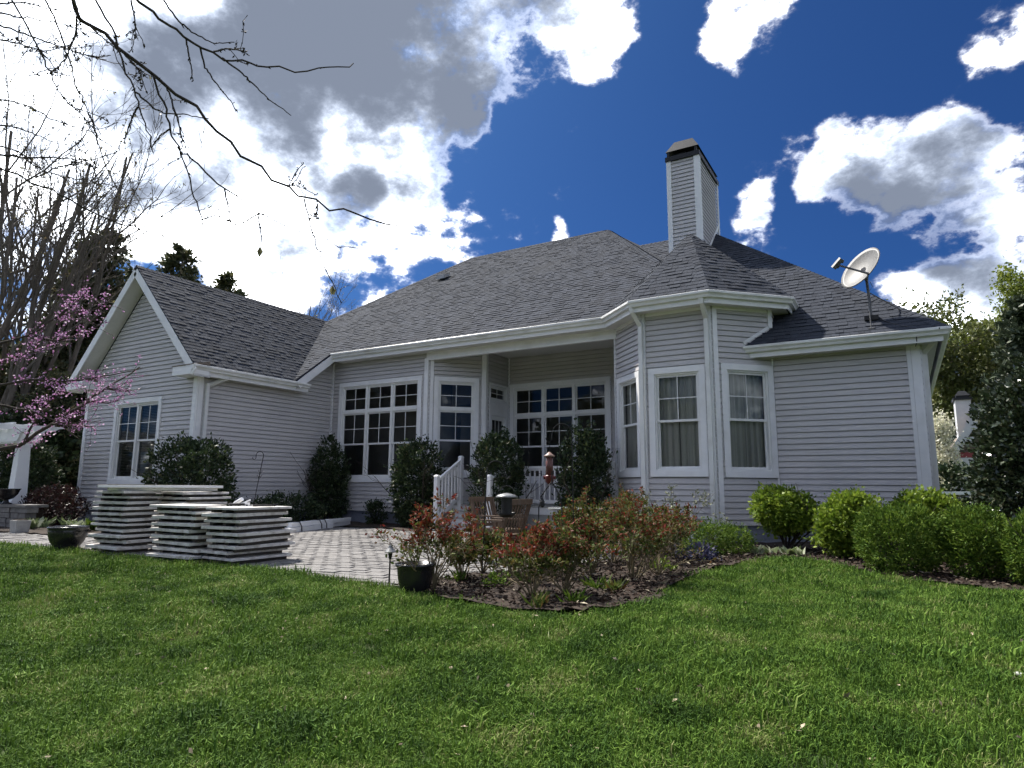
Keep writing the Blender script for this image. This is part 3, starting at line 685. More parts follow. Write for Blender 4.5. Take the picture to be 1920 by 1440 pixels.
# right block
RA = (-4.4, 18.80, right_z(18.80))
roof_plane([Z(-2.62, 13.55, E1), Z(.85, 13.55, E1), RA, Z(-7.2, 18.8, right_z(18.8)), Z(-5.0, 16.0, right_z(16.0))], seed=4)
roof_plane([Z(.85, 13.55, E1), Z(.85, 24.05, E1), RA], shingles=False)
roof_plane([Z(.85, 24.05, E1), Z(-8, 24.05, E1), Z(-8, 18.8, right_z(18.8)), RA], shingles=False)
# turret pyramid
TA = (-3.87, 14.50, 6.93); t0, t1, t2, t3, t4 = (-5.66, 13.55, E2), (-4.68, 12.57, E2), (-3.03, 12.57, E2), (-1.70, 13.92, E2), (-1.70, 15.4, E2)
roof_plane([t0, t1, TA], seed=5); roof_plane([t1, t2, TA], seed=6); roof_plane([t2, t3, TA], seed=7); roof_plane([t3, t4, TA], seed=8)
roof_plane([t4, (-3.87, 16.5, 5.6), TA], shingles=False); roof_plane([(-3.87, 16.5, 5.6), (-5.66, 15.5, E2+.6), TA], shingles=False); roof_plane([(-5.66, 15.5, E2+.6), t0, TA], shingles=False)
b = MB()
for P in ROOF:
    n = len(P); nr = area_of(np.array(P)); nr = nr/np.linalg.norm(nr)*(1 if nr[2] > 0 else -1)
    b.add(P+[p-np.array([0, 0, .03]) for p in P], [tuple(range(n)), tuple(range(2*n-1, n-1, -1))]+[(i, (i+1) % n, n+(i+1) % n, n+i) for i in range(n)])
ROOFO = b.build('roof', 'shingle', HOUSE)
split_pieces(SH, 'shingle', 'shingles', 'shingle', ROOFO)
def caps(p, q, a_, b_, w=.15, step=.14):
    """bent cap shingles along a ridge or hip; a_, b_ are points lying in the two slopes"""
    p, q = np.array(p, float), np.array(q, float); d = q-p; L = np.linalg.norm(d); d /= L; L -= .16; nn = []
    for c in (a_, b_): v = np.array(c, float)-p; v -= d*(v @ d); nn.append(v/np.linalg.norm(v))
    n1, n2 = nn; b = MB(); t = 0; up = np.array([0, 0, 1.0])
    while t < L:
        a, c = p+d*t, p+d*min(t+step+.03, L+.02); h0 = up*.040; h1 = up*.026
        V = [a+n1*w+h0, a+h0, a+n2*w+h0, c+n1*w+h1, c+h1, c+n2*w+h1]; V += [v-up*.03 for v in V]
        b.add(V, [(0, 1, 4, 3), (1, 2, 5, 4), (0, 6, 7, 1), (1, 7, 8, 2), (0, 3, 9, 6), (2, 8, 11, 5)]); t += step
    b.build('ridge_caps', 'shingle', ROOFO, kind='stuff')
caps((-17.33, 9.18, 6.85), (-17.33, 15.9, 6.85), (RX, 12, wing_z(RX)), (-20.3, 12, wing_z(-20.3)))
caps(main_pt(-17.2, 15.93), RDL, main_pt(-14, 13.5), (-19.8, 25.6, main_z(13.3))); caps(RDL, APX, main_pt(-10, 13.5), (-10, 25.6, main_z(13.5))); caps(main_pt(-5.14, 16.12), APX, main_pt(-8, 13.5), (-3.6, 17.0, 6.2))
caps((.85, 13.55, E1), RA, (-2, 13.55, E1), (.85, 20, E1)); caps(RA, (-7, 18.8, RA[2]), (-3, 13.55, E1), (-5, 24.05, E1))
caps(t1, TA, t0, t2, w=.18); caps(t2, TA, t1, t3); caps(t3, TA, t2, t4)
# roof vent
v = np.array(main_pt(-13.63, 17.87)); b = MB(); b.hexa([v+(-.2, -.16, .0), v+(.2, -.16, .0), v+(.2, .2, .2), v+(-.2, .2, .2), v+(-.17, -.13, .16), v+(.17, -.13, .16), v+(.17, .16, .26), v+(-.17, .16, .26)]); b.build('roof_vent', 'pewter', ROOFO)

# ---- eaves: gutters, fascia, soffits, downspouts
def sweep(line, prof, name, material, parent=None):
    line = [np.array(p, float) for p in line]; n = len(line); b = MB(); k = len(prof); nrm = []
    for i in range(n-1): d = line[i+1]-line[i]; d /= np.linalg.norm(d); nrm.append(np.array([d[1], -d[0]]))
    for i, p in enumerate(line):
        if i == 0: mt = nrm[0]
        elif i == n-1: mt = nrm[-1]
        else: mt = nrm[i-1]+nrm[i]; mt = mt/(mt @ nrm[i])
        for o, z in prof: b.v.append((p[0]+mt[0]*o, p[1]+mt[1]*o, z))
    for i in range(n-1):
        for j in range(k): b.f.append((i*k+j, i*k+(j+1) % k, (i+1)*k+(j+1) % k, (i+1)*k+j))
    b.f.append(tuple(range(k))); b.f.append(tuple(range((n-1)*k, n*k))[::-1])
    return b.build(name, material, parent or HOUSE)
def kgut(z): return [(.0, z-.13), (.07, z-.13), (.082, z-.085), (.108, z-.055), (.12, z-.05), (.12, z-.008), (.112, z), (.098, z), (.098, z-.012), (.0, z-.012)]
def fasc(z): return [(-.022, z-.235), (.0, z-.235), (.0, z-.02), (-.022, z-.02)]
ev_wing = [(-14.43, 9.16), (-14.43, 12.75)]; ev_main = [(-14.36, 13.57), (-5.65, 13.57), (-4.65, 12.64), (-3.06, 12.64), (-1.77, 13.93), (-1.77, 14.75)]; ev_right = [(-2.62, 13.61), (.79, 13.61), (.79, 24.0)]
for ln, z in ((ev_wing, E1-.02), (ev_main, E2), (ev_right, E1)):
    sweep(ln, kgut(z), 'gutter', 'gutter'); sweep(ln, fasc(z), 'fascia', 'trim')
def soffit(poly, z): b = MB(); n = len(poly); b.add([(x, y, z) for x, y in poly]+[(x, y, z+.02) for x, y in poly], [tuple(range(n))[::-1], tuple(range(n, 2*n))]+[(i, (i+1) % n, n+(i+1) % n, n+i) for i in range(n)]); b.build('soffit', 'soffit', HOUSE)
soffit([(-14.80, 9.2), (-14.50, 9.2), (-14.50, 12.7), (-14.80, 12.7)], E1-.23)
soffit([(-14.38, 13.64), (-5.62, 13.64), (-5.60, 14.02), (-14.38, 14.02)], E2-.21)
soffit([(-5.60, 13.64), (-4.62, 12.71), (-4.58, 13.04), (-5.58, 14.04)], E2-.21); soffit([(-4.62, 12.71), (-3.09, 12.71), (-3.13, 13.04), (-4.58, 13.04)], E2-.21)
soffit([(-3.09, 12.71), (-1.84, 13.96), (-2.17, 14.0), (-3.13, 13.04)], E2-.21); soffit([(-1.84, 13.96), (-1.84, 14.72), (-2.17, 14.72), (-2.17, 14.0)], E2-.21)
soffit([(-2.5, 13.69), (.71, 13.69), (.43, 14.02), (-2.16, 14.02)], E1-.21); soffit([(.71, 13.69), (.71, 23.9), (.40, 23.9), (.40, 14.02)], E1-.21)
# gable rakes
for sgn in (1, -1):
    for nm, yy, zoff, ww, mt in (('rake_board', 9.19, -.155, .21, 'trim'),):
        p = (-17.33+sgn*.0, yy, 6.85+zoff); q = (-17.33+sgn*2.98, yy, 3.87+zoff); b = MB(); b.beam(p, q, .03, ww*1.0, up=(sgn*S2, 0, S2)); b.build(nm, mt, HOUSE)
    b = MB(); x0, x1 = -17.33, -17.33+sgn*2.98; zz = -.24
    b.add([(x0, 9.2, 6.85+zz), (x1, 9.2, 3.87+zz), (x1, 9.62, 3.87+zz), (x0, 9.62, 6.85+zz), (x0, 9.2, 6.87+zz), (x1, 9.2, 3.89+zz), (x1, 9.62, 3.89+zz), (x0, 9.62, 6.87+zz)], [(0, 1, 2, 3), (4, 5, 6, 7), (0, 1, 5, 4), (2, 3, 7, 6)]); b.build('soffit', 'soffit', HOUSE)
    xa, xb = (-15.22, -14.36) if sgn > 0 else (-20.30, -19.44)
    b = MB(); b.box(xa, xb, 9.18, 9.60, E1-.25, E1-.03); b.build('eave_return', 'trim', HOUSE)
    b = MB(); b.hexa([(xa-.01, 9.16, E1-.028), (xb, 9.16, E1-.028), (xb, 9.6, E1-.028), (xa-.01, 9.6, E1-.028), (xa-.01, 9.16, E1-.01), (xb, 9.16, E1-.01), (xb, 9.6, E1+.10), (xa-.01, 9.6, E1+.10)]); b.build('return_cap', 'cedar', HOUSE)
b = MB(); b.beam((-14.36, 13.62, main_z(13.5)-.09), (-14.36, 12.32, main_z(12.2)-.09), .03, .21, up=(0, -.6, .8)); b.build('rake_board', 'trim', HOUSE)
b = MB(); b.add([(-14.37, 13.6, main_z(13.5)-.19), (-14.37, 12.3, main_z(12.2)-.19), (-14.8, 12.3, main_z(12.2)-.19), (-14.8, 13.6, main_z(13.5)-.19)], [(0, 1, 2, 3)]); b.build('soffit', 'soffit', HOUSE)
# porch beam, ceiling, floor
b = MB(); b.box(-11.12, -5.50, 13.94, 14.16, 4.53, 4.735); b.build('porch_beam', 'trim', HOUSE)
b = MB(); b.box(-11.12, -5.52, 13.925, 13.94, 4.50, 4.56); b.build('beam_edge', 'trim', HOUSE)
b = MB(); b.add([(-11.1, 14.1, 4.86), (-5.5, 14.1, 4.86), (-5.5, 16.45, 4.86), (-11.1, 16.45, 4.86)], [(3, 2, 1, 0)]); b.build('porch_ceiling', 'soffit', HOUSE)
def planks(x0, x1, y0, y1, z, name, material, parent, w=.14):
    x = x0
    while x < x1-.02: b = MB(); b.box(x+.002, min(x+w, x1)-.002, y0, y1, z-.03, z); b.build(name, material, parent); x += w
b = MB(); b.box(-10.98, -5.56, 13.72, 16.4, .05, .585); pf = b.build('porch_floor', 'concrete', HOUSE); planks(-11.0, -5.55, 13.68, 15.0, .62, 'floor_board', 'concrete', pf, .3)
b = MB(); b.box(-10.98, -5.56, 13.70, 13.72, .42, .585); b.build('porch_skirt', 'trim', HOUSE)
# steps
for k in range(3):
    zt = .62-.155*(k+1); y1 = 13.68-.29*k; y0 = y1-.29
    b = MB(); b.box(-9.66, -8.25, y0+.02, y1, 0.02, zt-.03); st = b.build('step', 'vinyl', HOUSE); b = MB(); b.box(-9.69, -8.22, y0-.01, y1+.0, zt-.028, zt); b.build('tread', 'concrete', st)
# railings
def baluster_run(p, q, z0, z1, n, parent, w=.036):
    p, q = np.array(p, float), np.array(q, float)
    for i in range(n):
        t = (i+.5)/n; c = p+(q-p)*t; b = MB(); b.box(c[0]-w/2, c[0]+w/2, c[1]-w/2, c[1]+w/2, c[2]+z0, c[2]+z1); b.build('baluster', 'vinyl', parent)
def railing(p, q, n):
    p, q = np.array(p, float), np.array(q, float); b = MB(); b.beam(p+(0, 0, .91), q+(0, 0, .91), .07, .06); r = b.build('railing', 'vinyl', HOUSE)
    b = MB(); b.beam(p+(0, 0, .10), q+(0, 0, .10), .045, .09); b.build('bottom_rail', 'vinyl', r); b = MB(); b.beam(p+(0, 0, .855), q+(0, 0, .855), .04, .045); b.build('sub_rail', 'vinyl', r)
    baluster_run(p, q, .145, .84, n, r); return r
def newel(x, y, z0, z1, w=.105):
    b = MB(); b.box(x-w/2, x+w/2, y-w/2, y+w/2, z0, z1); o = b.build('newel_post', 'vinyl', HOUSE)
    b = MB(); b.hexa([(x-w*.62, y-w*.62, z1), (x+w*.62, y-w*.62, z1), (x+w*.62, y+w*.62, z1), (x-w*.62, y+w*.62, z1), (x-w*.3, y-w*.3, z1+.04), (x+w*.3, y-w*.3, z1+.04), (x+w*.3, y+w*.3, z1+.04), (x-w*.3, y+w*.3, z1+.04)]); b.build('post_cap', 'vinyl', o)
railing((-8.15, 13.92, .62), (-5.70, 13.92, .62), 18); railing((-10.92, 13.92, .62), (-9.80, 13.92, .62), 8)
newel(-5.66, 13.92, .3, 1.62); newel(-8.20, 13.78, .6, 1.78); newel(-9.73, 13.72, .45, 1.80); newel(-9.72, 12.72, 0, 1.30); newel(-8.20, 12.72, 0, 1.30)
for x in (-9.73, -8.20):
    a, c = np.array((x, 12.76, .35)), np.array((x, 13.68, .86)); b = MB(); b.beam(a+(0, 0, .85), c+(0, 0, .85), .07, .06); r = b.build('stair_rail', 'vinyl', HOUSE)
    b = MB(); b.beam(a+(0, 0, -.05), c+(0, 0, -.05), .05, .09); b.build('bottom_rail', 'vinyl', r); baluster_run(a, c, -.02, .83, 7, r)
# downspouts
def downspout(pts, w=.075, d=.06):
    b = MB()
    for i in range(len(pts)-1): b.beam(pts[i], pts[i+1], w, d, up=(0, -1, .01))
    b.build('downspout', 'gutter', HOUSE)
downspout([(-14.44, 10.35, E1-.15), (-14.46, 10.2, E1-.23)]); downspout([(-14.46, 10.22, E1-.20), (-14.70, 9.86, E1-.42)]); downspout([(-14.72, 9.82, E1-.38), (-14.72, 9.82, .2)], .07, .08)
def ds_turret(x, y, nx, ny):
    downspout([(x+nx*.40, y+ny*.40, E2-.12), (x+nx*.38, y+ny*.38, E2-.24)], .085, .065); downspout([(x+nx*.39, y+ny*.39, E2-.20), (x+nx*.09, y+ny*.09, E2-.46)], .085, .065); downspout([(x+nx*.085, y+ny*.085, E2-.42), (x+nx*.085, y+ny*.085, .12)], .085, .065)
ds_turret(-4.56, 13.01, -.25, -.97); ds_turret(-3.20, 13.02, 0, -1)
downspout([(.50, 14.12, E1-.3), (.50, 14.12, .1)], .08, .07); downspout([(.70, 13.9, E1-.14), (.50, 14.1, E1-.34)])
# lower roof flashing against the turret, cable at the right corner
b = MB(); p = W_C.pt(W_C.u_of(-2.62, 13.53), E1+.06, .02); q = W_C.pt(W_C.L, right_z(14.02)+.06, .02); b.beam(p, q, .02, .06, up=(0, 0, 1)); b.build('flashing', 'trim', HOUSE)

# ------------------------------------------------------------------ satellite dish on the right slope
def satellite_dish():
    base = np.array((-.31, 13.90, right_z(13.90)+.02))
    r = empty('satellite_dish', base, label='grey satellite dish on a mast standing on the right roof slope', cat='satellite dish')
    top = base+(-.03, 0, .80)
    b = MB(); b.tube([base+(0, .02, 0), base+(-.01, .01, .4), top], .026, 10); b.build('mast', 'dish_metal', r)
    b = MB(); b.box(base[0]-.12, base[0]+.12, base[1]-.05, base[1]+.14, base[2]+.01, base[2]+.10); b.build('foot', 'black_metal', r)
    for q in ((.16+.02, 14.12), (-.32, 13.66)):
        e = np.array((q[0], q[1], right_z(q[1])+.03)); b = MB(); b.tube([top-(0, 0, .22), e], .010, 6); b.tube([e-(.05, 0, 0), e+(.05, 0, 0)], .018, 6); b.build('strut', 'dish_metal', r)
    # reflector: shallow paraboloid facing left and up
    vw = np.array(onY(1612, 502, 13.80))-EYE; vw /= np.linalg.norm(vw); vr = np.cross(vw, (0, 0, 1)); vr /= np.linalg.norm(vr); vu = np.cross(vr, vw); ax = -.62*vr+.60*vu-.50*vw; ax /= np.linalg.norm(ax)
    c = np.array(onY(1612, 502, 13.80)); A = np.cross(ax, vw); A /= np.linalg.norm(A); B = np.cross(A, ax)
    V = []; F = []; nr, na = 8, 40; ra, rb = .45, .40
    for side, off in ((0, 0), (1, -.016)):
        for i in range(nr+1):
            for k in range(na):
                t = 2*pi*k/na; q = i/nr; V.append(c + (A*cos(t)*ra+B*sin(t)*rb)*q + ax*(.085*(q*q-1)+off))
    n1 = (nr+1)*na
    for s_ in (0, 1):
        for i in range(nr):
            for k in range(na): F.append(tuple(s_*n1+x for x in (i*na+k, i*na+(k+1) % na, (i+1)*na+(k+1) % na, (i+1)*na+k)))
    for k in range(na): F.append((nr*na+k, nr*na+(k+1) % na, n1+nr*na+(k+1) % na, n1+nr*na+k))
    b = MB(); b.add(V, F); b.build('reflector', 'dish', r, smooth=True)
    b = MB(); b.tube([top, top+(0, 0, .06), c-ax*.12-B*.1, c-ax*.10], [.03, .035, .05, .07], 8); b.tube([top+(.05, 0, -.02), top+(.09, .02, -.12), top+(.04, 0, -.2)], .006, 5); b.build('bracket', 'dish_metal', r)
    lnb = np.array(onY(1570, 494, 13.55)); b = MB(); b.tube([top+(-.02, 0, .03), c-B*.40+ax*.02, lnb+(.02, 0, -.04)], [.024, .022, .02], 8); b.build('feed_arm', 'dish_metal', r)
    d = (lnb-c)/np.linalg.norm(lnb-c); b = MB(); b.beam(lnb-A*.11, lnb+A*.11, .08, .07, up=B); b.build('receiver', 'dish', r); b = MB()
    for s_ in (-.06, 0.06): b.tube([lnb+A*s_, lnb+A*s_-d*.07], [.03, .036], 10)
    b.build('feed_horn', 'dish_metal', r)
    b = MB(); b.tube([base+(.1, 0, .03), (.02, 13.75, right_z(13.75)+.025), (.36, 13.56, E1+.03), (.38, 13.53, E1-.06), (.38, 13.62, E1-.22), (.36, 13.9, E1-.24)], .008, 5); b.build('cable', 'black_metal', r)
satellite_dish()

# ------------------------------------------------------------------ patio things
def panel_proto():
    me = {}
    b = MB(); bw, bd, bh = .5, .5, .028
    c = .008
    V = []
    for z, e in ((-bh, 0), (-bh, 0)): pass
    b.hexa([(-bw+c, -bd+c, 0), (bw-c, -bd+c, 0), (bw-c, bd-c, 0), (-bw+c, bd-c, 0), (-bw, -bd, .006), (bw, -bd, .006), (bw, bd, .006), (-bw, bd, .006)])
    b.hexa([(-bw, -bd, .006), (bw, -bd, .006), (bw, bd, .006), (-bw, bd, .006), (-bw, -bd, .050), (bw, -bd, .050), (bw, bd, .050), (-bw, bd, .050)])
    b.hexa([(-bw, -bd, .050), (bw, -bd, .050), (bw, bd, .050), (-bw, bd, .050), (-bw+c, -bd+c, .056), (bw-c, -bd+c, .056), (bw-c, bd-c, .056), (-bw+c, bd-c, .056)])
    me['board'] = b
    return me
def stack(px, py, ang, w, d, n, label, group, lean=0., gap=.044, jit=.06):
    """n white panels on battens; (px,py) photo pixel of the near corner on the ground, w along -x, d along +y"""
    c = onZ(px, py, .03); ca, sa = cos(ang), sin(ang); ox, oy = -w/2, d/2
    ctr = c[:2] + np.array([ca*ox-sa*oy, sa*ox+ca*oy])
    z = .032
    for k in range(n):
        a = ang+rnd.uniform(-.1, .1); jx, jy = rnd.uniform(-jit, jit), rnd.uniform(-jit, jit)
        ww = w*rnd.uniform(.95, 1.05)
        r = empty('wooden_panel', (ctr[0]+jx+lean*k*.01, ctr[1]+jy, z), a, 'white wooden panel '+ORD[k]+' from the ground in the '+label, 'panel', group); r.rotation_euler = (rnd.uniform(-.012, .012), rnd.uniform(-.012, .012), a)
        for s_ in (-.36, 0, .36): b = MB(); b.box(s_*ww-.03, s_*ww+.03, -d/2+.05, d/2-.05, 0, gap); b.build('batten', 'panel_batten', r, local=True)
        b = MB(); t = rnd.uniform(.030, .044); e = .005; x, y = ww/2, d/2
        b.hexa([(-x, -y, gap), (x, -y, gap), (x, y, gap), (-x, y, gap), (-x, -y, gap+t-e), (x, -y, gap+t-e), (x, y, gap+t-e), (-x, y, gap+t-e)])
        b.f.pop(1)
        b.add([(-x, -y, gap+t-e), (x, -y, gap+t-e), (x, y, gap+t-e), (-x, y, gap+t-e), (-x+e, -y+e, gap+t), (x-e, -y+e, gap+t), (x-e, y-e, gap+t), (-x+e, y-e, gap+t)], [(4, 5, 6, 7), (0, 1, 5, 4), (1, 2, 6, 5), (2, 3, 7, 6), (3, 0, 4, 7)])
        b.build('board', 'panel', r, local=True)
        z += gap+t+.001
    return ctr, z
ORD = 'first second third fourth fifth sixth seventh eighth ninth tenth eleventh twelfth'.split()
G_ST = 'white panels stacked on the patio'
S1, Z1 = stack(224, 1037, radians(4), .80, .60, 11, 'tall stack beside the black bowl planter', G_ST)
S2_, Z2 = stack(338, 1034, radians(-3), .95, .75, 11, 'tall stack below the clipped hedge', G_ST)
stack(354, 1055, radians(3), .88, .55, 9, 'short narrow stack', G_ST)
S4, Z4 = stack(437, 1060, radians(5), .62, .98, 9, 'short stack with clutter on top', G_ST)
# long boards bridging the two tall stacks
LB = np.array(S2_)-np.array(S1); LBA = atan2(LB[1], LB[0]); LBC = (np.array(S1)+np.array(S2_))/2
for k, (l, sh) in enumerate(((1.55, .1), (1.75, .2))):
    r = empty('long_board', (LBC[0]+sh, LBC[1]-.1*k, max(Z1, Z2)+.004+.046*k), LBA+.04*k, ('lower ' if k == 0 else 'upper ')+'long white board lying across both tall panel stacks', 'board', 'long boards on the stacks')
    b = MB(); b.box(-l/2, l/2, -.26, .26, 0, .042); b.build('plank', 'panel', r, local=True)
    b = MB(); b.box(-l/2+.01, l/2-.01, -.268, -.2605, .006, .038); b.build('edge_strip', 'vinyl', r, local=True)
# clutter on the short stack
zt = Z4+.002
def clutter(name, label, cat, build, mt):
    b = MB(); build(b); o = b.build(name, mt); tag(o, label, cat); return o
cx, cy = S4
clutter('plastic_tube', 'short white plastic tube on the cluttered stack', 'tube', lambda b: b.tube([(cx-.33, cy+.0, zt+.03), (cx-.20, cy+.02, zt+.10)], .028, 10), 'vinyl')
clutter('white_bracket', 'crumpled white bracket beside the plastic tube', 'bracket', lambda b: (b.box(cx-.16, cx-.08, cy-.02, cy+.06, zt, zt+.05), b.beam((cx-.12, cy, zt+.05), (cx-.06, cy+.05, zt+.09), .03, .02)), 'vinyl')
clutter('coiled_cable', 'black coiled cable on the cluttered panel stack', 'cable', lambda b: [b.tube([(cx-.02+.16*cos(t)*(1-.004*t)-.22, cy+.12*sin(t), zt+.012+.0012*t) for t in np.linspace(0, 19, 60)], .009, 5)], 'black_metal')
clutter('pry_bar', 'flat dark tool lying on the cluttered stack', 'tool', lambda b: (b.beam((cx+.06, cy+.02, zt+.015), (cx+.36, cy+.12, zt+.02), .05, .028), b.tube([(cx+.36, cy+.12, zt+.02), (cx+.40, cy+.15, zt+.03)], .018, 6)), 'black_metal')
clutter('paper_scrap', 'folded pale scrap on the cluttered stack', 'scrap', lambda b: b.hexa([(cx-.05, cy+.02, zt), (cx+.05, cy+.04, zt), (cx+.04, cy+.10, zt), (cx-.06, cy+.09, zt), (cx-.04, cy+.03, zt+.02), (cx+.04, cy+.05, zt+.03), (cx+.03, cy+.09, zt+.03), (cx-.05, cy+.08, zt+.015)]), 'panel')
# bundle of vinyl rails along the wall bed
pa, pb_ = np.array((-11.75, 10.0, .06)), np.array((-12.75, 12.9, .10))
def rail_piece(k, off, z, l0, l1, w, hh, mt='vinyl'):
    d = (pb_-pa)/np.linalg.norm(pb_-pa); sd = np.array([d[1], -d[0], 0]); p = pa+(pb_-pa)*l0+sd*off; q = pa+(pb_-pa)*l1+sd*off; p[2] = q[2] = z
    b = MB(); b.beam(p, q, w, hh); o = b.build('vinyl_rail', mt); tag(o, 'white vinyl rail in the bundle on the patio edge', 'rail', 'vinyl rails lying in a bundle')
rail_piece(0, 0, .085, 0, 1, .09, .10); rail_piece(1, .10, .08, -.05, .62, .09, .10); rail_piece(2, -.1, .085, .1, 1.05, .09, .10); rail_piece(3, .05, .185, .02, .98, .08, .09); rail_piece(4, -.05, .185, .05, .66, .08, .09)
for k, t in enumerate((.12, .42, .5)):
    d = (pb_-pa)/np.linalg.norm(pb_-pa); sd = np.array([d[1], -d[0], 0]); c = pa+(pb_-pa)*t; c[2] = 0
    b = MB(); b.tube([c+sd*.17+(0, 0, .04), c+sd*.16+(0, 0, .14), c+sd*.10+(0, 0, .245), c-sd*.1+(0, 0, .245), c-sd*.17+(0, 0, .13), c-sd*.2+d*.1+(0, 0, .05)], .011, 6); o = b.build('strap', 'black_metal'); tag(o, 'black strap tied round the vinyl rail bundle', 'strap', 'straps on the rail bundle')
b = MB(); c = onZ(232, 1014, .06); b.tube([c+(-.3, .0, .0), c+(-.15, -.02, .02), c+(0, .03, 0), c+(.2, 0, .0)], [.015, .03, .02, .012], 6); o = b.build('blue_strap', 'blue_plastic'); tag(o, 'bright blue strap on the ground by the tall stack', 'strap')
# planters
def pot(name, c, prof, material, label, cat, n=32):
    r = empty(name, c, label=label, cat=cat); b = MB(); b.lathe(prof, (0, 0, 0), n); b.f.pop(); b.build('bowl', material, r, local=True, smooth=True)
    return r
c = onZ(124, 1030, .03)
r = pot('bowl_planter', c, [(.17, 0), (.19, .02), (.18, .05), (.23, .12), (.265, .22), (.275, .30), (.27, .315), (.285, .335), (.285, .355), (.255, .36), (.24, .33), (.22, .28), (.02, .27)], 'black_pot', 'glossy black bowl planter on the paved path', 'planter')
b = MB(); b.lathe([(.23, .28), (.12, .30), (.01, .305)], (0, 0, 0), 20); b.build('soil', 'soil', r, local=True)
c = onZ(778, 1108, .03)
POT_C = c
r = pot('flower_pot', c, [(.13, 0), (.15, .02), (.175, .13), (.185, .21), (.19, .235), (.205, .25), (.205, .27), (.18, .272), (.17, .24), (.02, .22)], 'black_pot', 'black flower pot with a small red rose beside the path light', 'pot')
b = MB(); b.lathe([(.165, .225), (.08, .235), (.01, .24)], (0, 0, 0), 20); b.build('soil', 'soil', r, local=True)
# path light
c = onZ(729, 1104, .0); r = empty('path_light', c, label='small black path light with conical shade beside the lawn', cat='path light')
b = MB(); b.tube([(0, 0, -.02), (.003, 0, .30)], .009, 8); b.tube([(.003, 0, .30), (.004, 0, .36)], [.012, .024], 12); b.build('stake', 'black_metal', r, local=True)
b = MB(); b.lathe([(.022, .355), (.024, .375), (.06, .372), (.062, .380), (.03, .415), (.024, .425), (.020, .44), (.010, .455), (.004, .47)], (.004, 0, 0), 20); b.build('shade', 'pewter', r, local=True)
# left garden: stone wall, urn, concrete block, pergola
def garden_wall():
    p, q = np.array((-17.35, 7.30)), np.array((-21.2, 6.95)); r = empty('garden_wall', (p[0], p[1], 0), label='low dark stone garden wall below the white pergola', cat='wall')
    d = (q-p)/np.linalg.norm(q-p); nn = np.array([-d[1], d[0]])
    b = MB(); b.beam((*(p+d*.05+nn*-.22), .22), (*(q+nn*-.22), .22), .36, .44); b.build('core', 'soil', r)
    for row in range(4):
        u = -.1*(row % 2)
        while u < 3.8:
            w = rnd.uniform(.2, .42); c = p+d*(u+w/2); z0 = .02+row*.12; o = rnd.uniform(-.02, .02)
            b = MB(); b.beam((*(c-d*(w/2-.008)+nn*(o-.1)), z0+.055), (*(c+d*(w/2-.008)+nn*(o-.1)), z0+.055), .24, .108); b.build('stone', 'stone', r); u += w
    b = MB(); b.beam((*(p-d*.05-nn*.2), .53), (*(q-nn*.2), .53), .5, .06); b.build('coping', 'stone', r)
garden_wall()
def pergola():
    r = empty('pergola', (-19.4, 7.9, .5), label='white pergola with square tapered column beyond the garden wall', cat='pergola')
    c0 = atd(30, 945, 16.5); c0[2] = .5
    for k, (cx, cy) in enumerate(((c0[0], c0[1]), (c0[0]-2.4, c0[1]-.25), (c0[0]-2.4, c0[1]+.35))):
        b = MB(); w0, w1 = .16, .12
        b.hexa([(cx-w0, cy-w0, .62), (cx+w0, cy-w0, .62), (cx+w0, cy+w0, .62), (cx-w0, cy+w0, .62), (cx-w1, cy-w1, 1.98), (cx+w1, cy-w1, 1.98), (cx+w1, cy+w1, 1.98), (cx-w1, cy+w1, 1.98)]); o = b.build('column', 'white_wood', r)
        b = MB(); b.box(cx-.2, cx+.2, cy-.2, cy+.2, .0, .56); b.box(cx-.185, cx+.185, cy-.185, cy+.185, .56, .62); b.build('plinth', 'white_wood', o); b = MB(); b.box(cx-.15, cx+.15, cy-.15, cy+.15, 1.98, 2.06); b.build('capital', 'white_wood', o)
    def scroll_beam(p, q, z, hh, w, name):
        p, q = np.array(p, float), np.array(q, float); d = (q-p)/np.linalg.norm(q-p); n_ = np.array([-d[1], d[0]]); L = np.linalg.norm(q-p)
        prof = [(0, hh), (L, hh), (L, hh*.72), (L-.10, hh*.62), (L-.17, hh*.30), (L-.26, .0), (.26, 0), (.17, hh*.3), (.1, hh*.62), (0, hh*.72)]
        b = MB(); k = len(prof); V = []
        for s_ in (-w/2, w/2): V += [(*(p+d*u+n_*s_), z+v) for u, v in prof]
        b.add(V, [tuple(range(k)), tuple(range(2*k-1, k-1, -1))]+[(i, (i+1) % k, k+(i+1) % k, k+i) for i in range(k)]); b.build(name, 'white_wood', r)
    x, y = c0[0], c0[1]
    b = MB(); b.box(x-2.6, x+.14, y-.28, y+.0, 2.06, 2.30); b.build('lintel', 'white_wood', r)
    scroll_beam((x+.55, y-.25), (x-3.4, y-.35), 2.10, .32, .06, 'beam'); scroll_beam((x+.0, y+.42), (x-3.4, y+.36), 2.10, .32, .06, 'beam')
    for k in range(6): scroll_beam((x-.15-k*.55, y-.95), (x-.15-k*.55, y+.95), 2.42, .14, .05, 'rafter')
    b = MB()
    for k in range(4): b.box(x-3.3, x-.05, y-.7+k*.45, y-.65+k*.45, 2.56, 2.60)
    b.build('lattice', 'white_wood', r)
pergola()
c = np.array(atd(10, 947, 15.4)); r = pot('urn_planter', (c[0], c[1], .56), [(.12, 0), (.13, .02), (.06, .05), (.05, .10), (.14, .14), (.22, .24), (.25, .33), (.27, .35), (.27, .365), (.22, .36), (.19, .30), (.02, .29)], 'black_pot', 'dark footed urn standing on the stone wall', 'urn')
